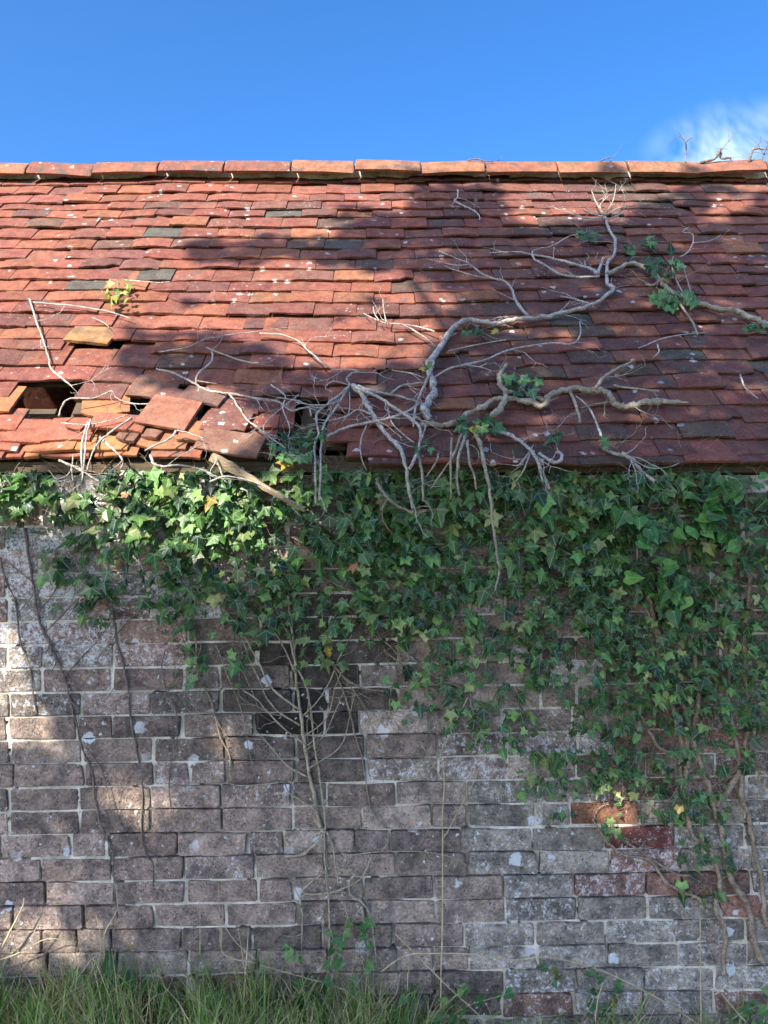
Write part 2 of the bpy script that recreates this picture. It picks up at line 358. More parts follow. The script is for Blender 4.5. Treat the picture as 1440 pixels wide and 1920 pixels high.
# ------------------------------------------------------------------ the roof
roof = empty('roof', (0, YE, ZE)); setparent(roof, shed)
HOLES = [  # openings where tiles have slipped or gone, outlined on the slope
    [(66, 725), (128, 725), (126, 731), (138, 775), (118, 781), (70, 774), (8, 768), (18, 752), (58, 746)],
    [(152, 642), (226, 642), (230, 648), (214, 652), (190, 650), (152, 651)],
    [(349, 768), (374, 760), (372, 800), (348, 803)],
    [(548, 776), (580, 774), (582, 794), (548, 796)],
    [(492, 812), (600, 808), (603, 880), (470, 880)],
]
def inhole(p):
    x, y = topx(p)
    return any(inpoly(x, y, h) for h in HOLES)
# rafters, battens, wall plate and eaves board
for i in range(12):
    mb = MB(); x = X0 + 0.1 + i * 0.39
    M = Matrix(((1, 0, 0, x), (0, RS.y, RN.y, 0), (0, RS.z, RN.z, 0), (0, 0, 0, 1))); M.translation = roofpt(x, 0.06, -0.16)
    box(mb, -0.025, 0.025, 0, RL - 0.05, -0.0, 0.095, None, M); mb.build('rafter', M_DARKWOOD, roof)
for k in range(25):
    s = 0.12 + k * 0.081; runs = []; x = X0; open_ = None
    while x < X1:
        bad = inhole(roofpt(x, s, -0.05)) and not (k == 4 and x < -0.9)
        if not bad and open_ is None: open_ = x
        if bad and open_ is not None: runs.append((open_, x)); open_ = None
        x += 0.02
    if open_ is not None: runs.append((open_, X1))
    mb = MB()
    for a, b in runs:
        M = Matrix(((1, 0, 0, 0), (0, RS.y, RN.y, 0), (0, RS.z, RN.z, 0), (0, 0, 0, 1))); M.translation = roofpt(0, s, -0.062)
        box(mb, a, b, 0, 0.025, 0, 0.016, None, M)
    mb.build('batten', M_DARKWOOD, roof)
mb = MB(); box(mb, X0, X1, -0.020, 0.004, 1.744, 1.776); mb.build('eaves_board', M_DARKWOOD, roof)  # darker wood here: shade of the tile overhang put into its colour
mb = MB(); box(mb, X0, X1, 0.03, 0.13, 1.737, 1.80); mb.build('wall_plate', M_DARKWOOD, roof)
mb = MB()  # rear slope
v = [(X0, YR, ZR - 0.02), (X1, YR, ZR - 0.02), (X1, 2.80, 1.66), (X0, 2.80, 1.66)]
mb.add(v + [(x, y - 0.03, z - 0.06) for x, y, z in v], [(0, 3, 2, 1), (4, 5, 6, 7), (0, 1, 5, 4), (1, 2, 6, 5), (2, 3, 7, 6), (3, 0, 4, 7)], (0.25, 0.09, 0.06, 0.3))
mb.build('rear_slope', M_TILE_A, roof)

TL = 0.225; TT = 0.0108
def tile_mesh(seed, chip=0.0, name='roof_tile'):
    """one handmade plain tile: tail at y=0, head at y=1 (unit length), width 1, cambered, uneven tail edge"""
    rs = random.Random(seed); N = 6
    xs = [-0.5 + i / N for i in range(N + 1)]
    cam = rs.uniform(-0.003, 0.0055); bow = rs.uniform(-0.02, 0.02); tw = rs.gauss(0, 0.002)
    edge = [rs.gauss(0, 0.006) + bow * (1 - (2 * x) ** 2) for x in xs]
    sl = rs.gauss(0, 0.003); sr = rs.gauss(0, 0.003)
    if chip:
        side = rs.choice((-1, 1))
        for i, x in enumerate(xs):
            t = max(0, (x * side + 0.5 - (1 - chip))) / chip
            edge[i] += t * rs.uniform(0.08, 0.22)
    zc = lambda x, y: cam * (1 - 4 * x * x) * (1 - 0.5 * y) + tw * x * 2 * (1 - y) - 0.004 * y * y
    V = []; 
    rows = [(0.0, -0.0022, 0), (0.016, 0.0, 0), (0.45, 0.0, 1), (1.0, 0.0, 1)]
    for y, dz, fl in rows:
        for i, x in enumerate(xs):
            xx = x + (sl if i == 0 else sr if i == N else 0)
            yy = y + (edge[i] if not fl else 0)
            V.append((xx, yy, zc(x, y) + dz - (0.0012 if i in (0, N) else 0)))
    b = len(V)
    th = TT * rs.uniform(0.85, 1.2)
    for y in (0.0, 1.0):
        for i, x in enumerate(xs):
            V.append((x, y + (edge[i] + rs.gauss(0, 0.004) if y == 0 else 0) + 0.006, zc(x, y) - th - rs.uniform(0, 0.0012)))
    Fc = []; n = N + 1
    for r in range(3):
        for i in range(N): a = r * n + i; Fc.append((a, a + 1, a + n + 1, a + n))
    for i in range(N):
        Fc.append((b + i, b + i + 1, i + 1, i))                         # tail face
        Fc.append((b + i, b + n + i, b + n + i + 1, b + i + 1))         # underside
        Fc.append((3 * n + i, 3 * n + i + 1, b + n + i + 1, b + n + i)) # head
    Fc.append((0, n, 2 * n, 3 * n, b + n, b)); Fc.append((N, b + N, b + n + N, 3 * n + N, 2 * n + N, n + N))
    m = MB(); m.add(V, Fc); return m.mesh(name, M_TILE)
TILES = [tile_mesh(i) for i in range(18)] + [tile_mesh(100 + i, 0.35) for i in range(5)]
ROWL = [345, 362, 379, 391, 406, 424, 445, 463, 483, 500, 521, 541, 562, 584, 610, 633, 653, 684, 714, 742, 775, 805, 827, 844, 855]
ROWM = [338, 358, 373, 390, 404, 425, 442, 463, 482, 503, 527, 547, 567, 592, 617, 642, 669, 692, 722, 745, 769, 798, 828, 857, 867]
ROWR = [337, 357, 373, 386, 401, 418, 435, 453, 473, 493, 510, 530, 552, 577, 603, 625, 650, 672, 697, 726, 757, 790, 821, 853, 865]
def tail_s(k, x):
    s = 1.0
    for _ in range(3):
        px, _py = topx(roofpt(x, s))
        py = interp(px, [100, 720, 1300], [ROWL[k], ROWM[k], ROWR[k]])
        s = toroof(onroof(px, py))[1]
    return s
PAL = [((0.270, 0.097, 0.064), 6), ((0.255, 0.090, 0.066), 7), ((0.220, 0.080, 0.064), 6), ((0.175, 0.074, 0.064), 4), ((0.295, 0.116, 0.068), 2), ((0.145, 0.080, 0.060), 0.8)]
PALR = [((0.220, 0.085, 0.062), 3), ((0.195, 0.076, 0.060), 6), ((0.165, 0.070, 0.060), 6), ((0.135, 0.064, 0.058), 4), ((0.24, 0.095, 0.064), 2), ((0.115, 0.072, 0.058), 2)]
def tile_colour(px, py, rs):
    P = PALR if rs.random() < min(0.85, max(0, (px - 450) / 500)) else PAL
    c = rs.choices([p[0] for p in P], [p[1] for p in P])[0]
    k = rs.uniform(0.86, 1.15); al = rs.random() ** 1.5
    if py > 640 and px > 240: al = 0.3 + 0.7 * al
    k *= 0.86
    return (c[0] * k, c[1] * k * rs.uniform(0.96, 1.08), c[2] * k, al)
GREY = [(330, 437), (290, 517), (165, 533), (645, 460), (520, 403), (1255, 660), (1440, 685), (1085, 595)]
def tile_matrix(x, s, n, w, L, rot=0.0, tilt=0.135, roll=0.0):
    """tail centre at roof coordinates (x, s, n)"""
    M = Matrix(((1, 0, 0, 0), (0, RS.y, RN.y, 0), (0, RS.z, RN.z, 0), (0, 0, 0, 1)))
    M = Matrix.Translation(roofpt(x, s, n)) @ M @ Matrix.Rotation(rot, 4, 'Z') @ Matrix.Rotation(roll, 4, 'Y') @ Matrix.Rotation(-tilt, 4, 'X')
    return M @ Matrix.Diagonal((w, L, 1, 1))
# area taken over by loose tiles placed one by one below
LOOSE = [(-400, 760), (20, 742), (60, 712), (70, 690), (340, 690), (345, 735), (440, 740), (470, 800), (470, 900), (-400, 900)]
LOOSE = [(0, 772), (20, 742), (75, 716), (125, 716), (150, 722), (230, 719), (300, 722), (415, 742), (462, 775), (475, 800), (482, 866), (250, 866), (30, 866), (0, 866)]
rs = random.Random(5); tiles = []
for k in range(25):
    x = X0 - (0.08 if k % 2 else 0) + rs.uniform(-0.02, 0.02)
    while x < X1:
        w = 0.1595 * rs.uniform(0.97, 1.025); xc = x + w / 2; x += w + rs.uniform(0.0005, 0.004)
        s = tail_s(k, xc) + 0.006 * fbm((xc * 2.2, k * 0.9, 2), 2) + rs.gauss(0, 0.0022)
        ds = tail_s(k, xc + 0.05) - tail_s(k, xc - 0.05)
        px, py = topx(roofpt(xc, s + 0.03))
        if inpoly(px, py + 4, LOOSE): continue
        L = TL if k > 0 else 0.14
        if k >= 23: L = 0.17
        cut = None                                           # stop short of an opening higher up the slope
        for q in range(1, 24):
            d = q / 23 * L
            if any(inhole(roofpt(xc + t * w, s + d, -0.02)) for t in (-0.42, 0, 0.42)): cut = d; break
        if cut is not None:
            L = cut - 0.006
            if L < 0.05: continue
        tiles.append((k, xc, s, w, L, math.atan2(ds, 0.1), px, py))
tiles.sort(key=lambda t: -(t[7] + (-600 if not -45 < t[6] < 1485 else 0)))
mass = MB(); cnt = 0
GK = set(min(((t[6] - gx_) ** 2 + (2 * (t[7] - gy_)) ** 2, (t[0], t[1])) for t in tiles)[1] for gx_, gy_ in GREY)
for (k, xc, s, w, L, ang, px, py) in tiles:
    me = rs.choice(TILES[:18]) if rs.random() < 0.93 else rs.choice(TILES[18:])
    n = rs.gauss(0, 0.0024) + 0.006 * fbm((xc * 1.5, s * 1.5, 9), 2)
    M = tile_matrix(xc, s, n, w, L, ang + rs.gauss(0, 0.009), 0.125 + rs.gauss(0, 0.014), rs.gauss(0, 0.012))
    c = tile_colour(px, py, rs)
    if (k, xc) in GK: c = (0.085, 0.082, 0.07, 0.6)
    if abs(px - 850) < 30 and abs(py - 343) < 8: c = (0.75, 0.73, 0.68, 0.0)
    if -45 < px < 1485 and cnt < 285:
        cnt += 1
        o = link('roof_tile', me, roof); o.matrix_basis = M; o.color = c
    else: mesh_into(mass, me, M, c)
tag(mass.build('roof_tiling', M_TILE_A, roof), kind='stuff')

# loose, slipped and broken tiles by the opening, placed one by one: tail corners on the slope, lift, head length, tilt, colour
ORA, RED, PUR, BRN, YEL = (0.37, 0.145, 0.07), (0.30, 0.105, 0.068), (0.17, 0.072, 0.06), (0.20, 0.105, 0.075), (0.40, 0.19, 0.08)
LT = [  # (xl, yl, xr, yr, lift, length, tilt, colour, chipped)
    (-40, 806, 28, 805, .004, .13, .135, RED, 0), (-62, 828, 20, 827, .004, .13, .12, RED, 0), (-60, 845, 30, 845, .0, .13, .12, RED, 0), (0, 826, 74, 828, .006, .13, .12, RED, 0),
    (-70, 768, 16, 768, .012, .16, .14, ORA, 0), (76, 825, 167, 824, .007, .13, .12, RED, 0), (38, 846, 137, 844, .0, .14, .12, ORA, 1), (137, 842, 237, 841, .0, .10, .10, YEL, 0),
    (-40, 858, 40, 857, -.012, .10, .1, RED, 0), (42, 855, 72, 855, -.012, .08, .1, ORA, 0), (72, 856, 165, 854, -.012, .10, .1, RED, 1), (176, 854, 256, 853, -.012, .10, .1, ORA, 0),
    (150, 783, 243, 770, .010, .19, .10, (0.38, 0.155, 0.07), 1), (139, 745, 225, 747, .010, .12, .14, PUR, 0), (235, 740, 322, 744, .012, .14, .12, BRN, 0),
    (163, 801, 265, 808, .020, .08, .04, RED, 0), (252, 790, 345, 805, .030, .15, .02, (0.28, 0.12, 0.08), 0), (280, 744, 365, 764, .022, .08, .08, PUR, 0), (332, 745, 408, 760, .022, .085, .08, (0.15, 0.085, 0.068), 0),
    (372, 803, 455, 813, .018, .12, .06, PUR, 1), (250, 838, 347, 841, .004, .17, .06, ORA, 1), (330, 823, 428, 828, .016, .10, .05, ORA, 0), (362, 838, 480, 856, .026, .10, .0, BRN, 0),
    (280, 856, 375, 857, -.008, .10, .08, RED, 0), (402, 770, 482, 774, .008, .16, .12, PUR, 0), (440, 800, 520, 800, .002, .14, .12, RED, 0), (445, 835, 512, 838, .000, .14, .12, PUR, 0),
    (470, 850, 505, 852, -.01, .13, .12, PUR, 0), (118, 637, 200, 642, .012, .14, .13, (0.32, 0.17, 0.075), 0), (372, 790, 400, 795, .002, .14, .12, PUR, 0),
    (214, 820, 250, 826, .014, .06, .05, BRN, 1), (262, 816, 292, 822, .014, .045, .06, BRN, 1), (118, 799, 150, 806, .012, .05, .05, RED, 1),
    (186, 745, 262, 743, -.006, .12, .12, RED, 0), (233, 822, 262, 822, -.02, .15, .12, BRN, 0),
]
for i, (xl, yl, xr, yr, lift, L, tilt, c, chip) in enumerate(LT):
    A, B = onroof(xl, yl, lift), onroof(xr, yr, lift)
    C = (A + B) / 2; x, s, n = toroof(C); d = B - A
    rot = math.atan2(d.dot(RS), d.x)
    me = TILES[18 + i % 5] if chip else TILES[i % 18]
    o = link('roof_tile', me, roof); o.matrix_basis = tile_matrix(x, s, n, d.length, L, rot, tilt, random.gauss(0, 0.02)); o.color = (*c, 0.35 + 0.4 * random.random())

# ridge tiles bedded in mortar
RIDGE = [-175, -55, 65, 186, 306, 426.5, 549, 665.5, 788, 906.5, 1038, 1167, 1297, 1423, 1545]
def ridge_mesh(seed):
    rs = random.Random(seed); m = MB(); N = 9; V = []; R0 = 0.098; T = 0.014
    for xi, x in enumerate((-0.5, -0.485, 0.0, 0.485, 0.5)):
        dr = -0.003 if xi in (0, 4) else rs.gauss(0, 0.0008)
        for rr in (R0 + dr, R0 - T):
            for i in range(N + 1):
                a = rad(-74 + 148 * i / N); wob = rs.gauss(0, 0.0016) if i in (0, N) else 0
                # a blunt rounded peak rather than a true half round
                V.append((x, math.sin(a) * rr * 1.12, math.cos(a) * rr * 1.12 + wob * 1.5 + 0.010 * math.cos(a) ** 6))
    n = N + 1; Fc = []
    for r in range(4):
        o = r * 2 * n
        for i in range(N):
            Fc.append((o + i, o + 2 * n + i, o + 2 * n + i + 1, o + i + 1)); Fc.append((o + n + i, o + n + i + 1, o + 3 * n + i + 1, o + 3 * n + i))
        Fc.append((o, o + n, o + 3 * n, o + 2 * n)); Fc.append((o + N, o + 2 * n + N, o + 3 * n + N, o + n + N))
    for o in (0, 8 * n):
        for i in range(N): Fc.append((o + i, o + i + 1, o + n + i + 1, o + n + i))
    m.add(V, Fc); return m.mesh('ridge_tile', M_TILE)
RM = [ridge_mesh(i) for i in range(4)]
YRT = YR; ridgew = (YRT - CAM.y) / F
for i in range(len(RIDGE) - 1):
    xa, xb = (RIDGE[i] - CX) * ridgew, (RIDGE[i + 1] - CX) * ridgew
    o = link('ridge_tile', RM[i % 4], roof)
    zr = CAM.z + (CY - 304) * ridgew - 0.1210
    o.matrix_basis = Matrix.Translation(((xa + xb) / 2, YRT, zr + random.gauss(0, 0.0045) - (0.007 if i < 4 else 0))) @ Matrix.Rotation(random.gauss(0, 0.022), 4, 'Y') @ Matrix.Rotation(random.gauss(0, 0.018), 4, 'Z') @ Matrix.Rotation(random.gauss(0, 0.02), 4, 'X') @ Matrix.Diagonal(((xb - xa) - 0.008, 1, 1, 1))
    o.color = (*random.choice([(0.25, 0.10, 0.066), (0.21, 0.085, 0.062), (0.27, 0.125, 0.075)]), random.uniform(0.55, 1.0))
mb = MB(); nn = 460; sm = toroof(onroof(720, 331))[1]
for j, (ds, dn) in enumerate(((0.0, -0.030), (0.006, -0.008), (0.020, 0.004), (0.05, 0.014), (0.09, 0.016))):
    for i in range(nn + 1):
        x = X0 + (X1 - X0) * i / nn
        mb.v.append(tuple(roofpt(x, sm + ds + (0.034 * fbm((x * 5, 0.3, 4), 4) if j < 3 else 0), dn + 0.008 * fbm((x * 16, j * 2, 8), 3))))
mb.f = [(j * (nn + 1) + i, j * (nn + 1) + i + 1, (j + 1) * (nn + 1) + i + 1, (j + 1) * (nn + 1) + i) for j in range(4) for i in range(nn)]
mb.build('ridge_mortar', M_MORTAR, roof, True)

# ------------------------------------------------------------------ stems, twigs, leaves
def catmull(P, R, sub):
    P = [Vector(p) for p in P]; out = []; ro = []
    for i in range(len(P) - 1):
        p0 = P[max(0, i - 1)]; p1 = P[i]; p2 = P[i + 1]; p3 = P[min(len(P) - 1, i + 2)]
        for q in range(sub):
            t = q / sub
            out.append(0.5 * ((2 * p1) + (p2 - p0) * t + (2 * p0 - 5 * p1 + 4 * p2 - p3) * t * t + (3 * p1 - p0 - 3 * p2 + p3) * t ** 3)); ro.append(lerp(R[i], R[i + 1], t))
    out.append(P[-1]); ro.append(R[-1]); return out, ro
def tube(mb, P, R, sides=6, sub=4, lump=0.12, col=None, rs=random):
    if len(P) == 2: P = [P[0], (Vector(P[0]) + Vector(P[1])) / 2, P[1]]; R = [R[0], (R[0] + R[-1]) / 2, R[-1]]
    pts, ro = catmull(P, R, sub) if sub > 1 else ([Vector(p) for p in P], list(R))
    if lump >= 0.12:                                        # knots and small kinks
        for i in range(1, len(pts) - 1):
            ro[i] *= 1 + 0.16 * math.sin(i * 1.7 + ro[0] * 9e3) * rs.random() + (0.28 if rs.random() < 0.07 else 0)
            pts[i] = pts[i] + Vector((rs.gauss(0, 1), rs.gauss(0, 1), rs.gauss(0, 1))) * ro[i] * 0.22
    V = []; n = len(pts); ref = Vector((0.3, -0.9, 0.2)); lastt = None
    for i, p in enumerate(pts):
        t = (pts[min(n - 1, i + 1)] - pts[max(0, i - 1)])
        if t.length < 1e-7: t = lastt or Vector((0, 0, 1))
        t = t.normalized(); lastt = t
        u = ref - t * ref.dot(t)
        if u.length < 1e-4: u = t.orthogonal()
        u.normalize(); ref = u; w = t.cross(u)
        for q in range(sides):
            a = 2 * math.pi * q / sides; r = ro[i] * (1 + rs.uniform(-lump, lump))
            V.append(p + (u * math.cos(a) + w * math.sin(a)) * r)
    Fc = [(i * sides + q, i * sides + (q + 1) % sides, (i + 1) * sides + (q + 1) % sides, (i + 1) * sides + q) for i in range(n - 1) for q in range(sides)]
    Fc += [tuple(range(sides))[::-1], tuple((n - 1) * sides + q for q in range(sides))]
    mb.add(V, Fc, col); return pts, ro
def radii(n, r0, r1): return [0.82 * lerp(r0, r1, i / max(1, n - 1)) for i in range(n)]
def pr(px, py, h=0.012):
    """a point over the roof; past the eaves it hangs in front of the wall"""
    if py <= 858: return onroof(px, py, h)
    return onplane(px, py, YE - 0.012 - h)
PM = lambda p: (p.y - CAM.y) / F                          # metres per photograph pixel at that depth
def trace(mb, pts, r0, r1, where='R', h=0.012, side=0, rs=random, sides=6, twig=1.0, col=None, up=0.0):
    P = []
    for i, q in enumerate(pts):
        hh = h + (rs.uniform(-0.004, 0.010)) + (q[2] if len(q) > 2 else 0)
        P.append(pr(q[0], q[1], hh) if where == 'R' else onwall(q[0], q[1], hh))
    m = PM(P[0]); pp, ro = tube(mb, P, [r * m for r in radii(len(P), r0, r1)], sides, 4, 0.14, col, rs)
    for _ in range(side):
        i = rs.randrange(len(pp) // 5, len(pp)); walk(mb, pp[i], min(ro[i] * 0.6, 0.0028), twig * rs.uniform(0.04, 0.16), where, rs, col=col, t=(pp[min(len(pp)-1, i+1)] - pp[i-1]))
    return pp, ro
def walk(mb, p, r, length, where, rs, depth=0, col=None, t=None, spread=0.9, lift=0.02):
    N = RN if where == 'R' else Vector((0, -1, 0)); U = Vector((1, 0, 0)); V = RS if where == 'R' else Vector((0, 0, 1))
    a = rs.uniform(0, 6.28) if t is None else math.atan2(t.dot(V), t.x) + rs.choice((-1, 1)) * rs.uniform(0.3, 1.1)
    n = max(3, int(length / 0.022)); P = [p]; st = length / n; h = 0; dh = rs.uniform(-0.2, 1) * lift / n
    for i in range(n):
        a += rs.gauss(0, 0.33); P.append(P[-1] + (U * math.cos(a) + V * math.sin(a)) * st + N * (dh + rs.gauss(0, 0.0015)))
        if depth < 2 and rs.random() < 0.22 and i > 0: walk(mb, P[-1], r * 0.7, length * rs.uniform(0.25, 0.55), where, rs, depth + 1, col, (P[-1] - P[-2]))
    tube(mb, P, radii(len(P), r, r * 0.35), 5, 2, 0.1, col, rs)

def dead_branch(label, lines, where='R', h=0.012, mat=None, name='dead_branch', cat='branch', group=None, seed=1, tw=1.0):
    """lines: (points, r0, r1, number of side twigs); the first is the main branch, the rest forks of it"""
    rs = random.Random(seed)
    p0 = lines[0][0][0]; base = pr(p0[0], p0[1], 0) if where == 'R' else onwall(p0[0], p0[1], 0)
    e = empty(name, base, label, cat, group)
    tw_ = MB()
    for i, (pts, r0, r1, side) in enumerate(lines):
        mb = MB(); pp, ro = trace(mb, pts, r0, r1, where, h + (0.004 * (i % 3)), 0, rs)
        for _ in range(side):
            q = rs.randrange(len(pp) // 6, len(pp)); walk(tw_, pp[q], max(0.0009, min(ro[q] * 0.55, 0.0024)), tw * rs.uniform(0.05, 0.17), where, rs, t=(pp[min(len(pp) - 1, q + 1)] - pp[q - 1]))
        mb.build('limb' if i == 0 else 'fork', mat or M_DEAD, e, True)
    if tw_.v: tag(tw_.build('twigs', mat or M_DEAD, e, True), kind='stuff')
    return e

dead_branch('thick pale dead ivy limb winding up the tiles towards a bristling tip below the ridge', [
    ([(808,787),(797,773),(800,760),(812,740),(810,713),(803,693),(807,677),(820,660),(833,640),(847,617),(863,605),(883,600),(907,605),(927,607),(960,599),(993,597),(1043,590),(1093,578),(1127,562),(1150,543),(1152,540),(1140,533),(1138,520),(1140,493),(1152,477),(1153,450),(1142,430),(1137,413),(1132,403)], 9, 4, 10),
    ([(1120,513),(1103,503),(1070,493),(1030,483),(997,477),(960,472),(917,474)], 4.5, 1.2, 5),
    ([(1123,518),(1093,520),(1053,515),(1027,500),(1003,487),(998,473),(1010,467),(1037,460),(1067,443)], 3, 1.6, 2),
    ([(1120,515),(1127,497),(1132,483)], 4.5, 3, 1),
    ([(990,592),(973,573),(963,553),(960,543),(947,528),(927,523),(903,513),(880,495),(853,483),(823,470)], 4, 1.2, 6),
    ([(880,496),(853,497),(820,490),(800,485)], 1.6, 0.8, 2), ([(927,523),(890,517),(850,505),(833,498)], 1.8, 0.8, 2),
    ([(1132,403,.01),(1118,380,.03),(1110,360,.04)], 2.2, 0.8, 2), ([(1134,405,.01),(1160,390,.03),(1190,385,.05),(1203,376,.05)], 2.2, 0.8, 3), ([(1132,406,.01),(1105,400,.02),(1093,393,.03)], 2.2, 0.8, 2),
    ([(1133,404,.01),(1150,375,.05),(1155,345,.07)], 1.6, 0.6, 2), ([(1128,410,.01),(1095,408,.03),(1065,398,.03),(1040,390,.02)], 2, 0.7, 3), ([(1140,412,.01),(1165,400,.03),(1175,380,.05)], 2, .7, 2), ([(1130,404,.01),(1125,385,.04),(1140,368,.06)], 2, .7, 2),
    ([(1110,572),(1075,560),(1050,555)], 3, 1.2, 2), ([(1045,588),(1060,575),(1070,563)], 2, 1, 0)], seed=1, h=0.016)
dead_branch('smooth buff ivy limb arching right past green leaf tufts to the picture edge', [
    ([(1138,514),(1147,510),(1173,497),(1193,495),(1220,507),(1237,527),(1250,540),(1270,553),(1307,567),(1343,578),(1380,583),(1397,593),(1420,600),(1440,610),(1490,628),(1560,650)], 5, 7, 4),
    ([(1237,527),(1222,535),(1210,533)], 3, 2, 1), ([(1262,550),(1282,580),(1300,607),(1308,628)], 3, 1.8, 0), ([(1290,563),(1270,530),(1260,500),(1262,480)], 2.2, 1, 1), ([(1300,565),(1290,530),(1283,505)], 2, 1, 0)], mat=M_OLIVE, seed=2, h=0.018)
dead_branch('knobbly grey ivy limb lying low across the tiles with a thick swollen bend', [
    ([(787,797),(813,795),(840,797),(863,787),(880,773),(907,763),(923,750),(943,747),(960,748),(990,753),(1020,760),(1030,743),(1053,733),(1077,727),(1100,733),(1120,732),(1140,738),(1150,753),(1167,762),(1193,758),(1217,755),(1243,753)], 6, 8, 3),
    ([(1117,729),(1130,710),(1147,697),(1173,683),(1190,675)], 5.5, 2.2, 2),
    ([(923,782),(940,760),(950,740),(937,720),(938,703),(950,682)], 8.5, 5, 1),
    ([(950,735),(985,738),(1020,752)], 4.5, 4.5, 0), ([(1067,733),(1077,750),(1085,777),(1088,792)], 4, 2.6, 0),
    ([(1150,722),(1173,727),(1237,733)], 2.4, 1.6, 1), ([(1243,753),(1270,754),(1290,756)], 7, 2, 0), ([(1150,753),(1120,757),(1088,765)], 2.4, 1, 2)], mat=M_OLIVE, seed=3, h=0.02)
dead_branch('silvery dead ivy fan splaying from one point and dangling over the eaves', [
    ([(660,723),(677,740),(687,757),(700,777),(710,797),(727,817),(747,837),(757,860),(763,887),(767,920),(775,955)], 6.5, 3.2, 4),
    ([(657,722),(650,710),(660,700),(673,697),(657,693),(630,693),(607,683),(590,667),(573,653),(560,640),(530,628),(487,625)], 2.6, 1.6, 4),
    ([(667,727),(713,747),(747,770),(780,793),(790,813),(783,847),(767,880)], 4, 3, 2), ([(670,723),(697,733),(733,740),(773,750),(793,757)], 3.4, 2.2, 2),
    ([(655,723),(637,740),(607,763),(593,780),(597,813),(590,833),(591,880),(592,945)], 2.8, 2.2, 3), ([(653,727),(633,760),(610,793),(603,820),(601,880),(598,940)], 2.8, 2, 3),
    ([(665,730),(720,752),(733,790),(757,815),(777,830)], 2.2, 1.3, 1), ([(695,777),(670,768),(650,780),(615,788),(588,785)], 2.2, 1.2, 2), ([(655,722),(625,715),(610,727),(625,735)], 1.4, .8, 2), ([(655,735),(655,770),(640,795)], 1.6, .8, 1),
    ([(655,725),(632,748),(598,765),(560,752),(520,745)], 2.4, 1.2, 4), ([(640,752),(600,760),(555,755)], 2, 1, 3), ([(688,795),(676,830),(678,860),(687,882)], 2, 1.1, 0)], seed=4, h=0.022)
dead_branch('long thin dead stem crossing the tiles between the silvery fan and the thick limb', [
    ([(600,825),(630,810),(667,797),(720,787),(763,772),(790,753)], 3.4, 2.6, 3),
    ([(813,708),(847,690),(903,677),(960,655),(1037,643),(1073,645),(1088,627),(1087,603)], 2.6, 1.8, 5), ([(733,738),(753,723),(793,717)], 2.4, 1.6, 1),
    ([(805,677),(813,680),(800,713),(783,750),(777,780),(775,800)], 3.2, 2.2, 2), ([(735,694),(770,700),(795,708)], 1.6, 1, 1), ([(950,637),(900,645),(840,658)], 1.6, .9, 2)], seed=5, h=0.028)
dead_branch('wiry dead vine looping along the tiles right of the hole', [
    ([(293,692),(327,700),(353,713),(370,722),(393,733),(430,738),(480,747),(520,753),(547,770),(577,763),(583,780)], 2.6, 2, 6),
    ([(398,657),(397,677),(370,703),(368,720)], 2.4, 2.2, 1), ([(387,652),(403,658),(440,672),(480,682),(500,680)], 2, 1.2, 3), ([(297,660),(350,652),(383,637),(433,627),(480,622)], 1.9, 1, 3),
    ([(430,738),(450,767),(463,787),(480,800),(500,815),(535,840)], 2.5, 1.6, 4), ([(508,722),(535,742),(530,765),(543,800),(540,820)], 2, 1.2, 3), ([(560,740),(535,760),(500,790),(495,810),(520,820)], 2, 1.1, 4)], seed=6, h=0.02)
dead_branch('thin grey vine running down the sunny tiles at the far left', [
    ([(52,560),(57,565),(70,607),(83,643),(93,677),(95,690),(113,707),(133,723)], 2.2, 1.6, 3), ([(63,567),(100,570),(150,575),(207,585),(247,598)], 1.9, 1.2, 2), ([(232,525),(270,528),(300,530),(318,528)], 1.4, .8, 0), ([(173,595),(195,605),(205,615)], 1.3, .8, 0)], seed=7, h=0.012)
dead_branch('bundle of pale stems arching over the broken eaves below the hole', [
    ([(166,790,.02),(155,823,.03),(152,863,.02),(157,905,.0)], 2.6, 2, 1), ([(170,786,.02),(162,820,.03),(158,860,.02),(154,905,0)], 2.2, 1.8, 1),
    ([(247,783,.01),(213,807,.03),(187,827,.03),(173,850,.02),(163,885,.0)], 2.6, 1.8, 0), ([(187,820,.03),(213,843,.03),(230,863,.02),(228,880,0)], 2.8, 1.8, 1),
    ([(110,780,.0),(117,760,.02),(133,747,.03),(173,747,.02),(200,737,.02),(210,733,.02),(220,747,.01),(250,757),(300,757),(335,760)], 2, 1.6, 2), ([(115,793,.01),(140,795,.02),(163,797,.02),(200,790,.02),(240,778,.02)], 1.6, 1.2, 1),
    ([(330,807,.03),(320,822,.03),(290,835,.03),(272,845,.02)], 2.6, 2, 0), ([(137,853,.01),(135,880,.01),(137,905,.0)], 1.6, 1.2, 0), ([(332,807,.03),(355,812,.03),(383,822,.03)], 1.8, 1, 1)], seed=8, h=0.012)
dead_branch('curved grey stem slung under the eaves board at the left', [
    ([(282,853),(290,870),(307,875),(333,872),(377,880),(397,890)], 3.2, 2, 3), ([(110,863),(133,873),(153,883),(187,903)], 2.8, 2, 2), ([(393,903),(427,893),(480,905),(520,925)], 2.4, 1.5, 1), ([(403,857),(413,880),(423,905)], 2.2, 1.6, 1)], seed=9, h=0.02)
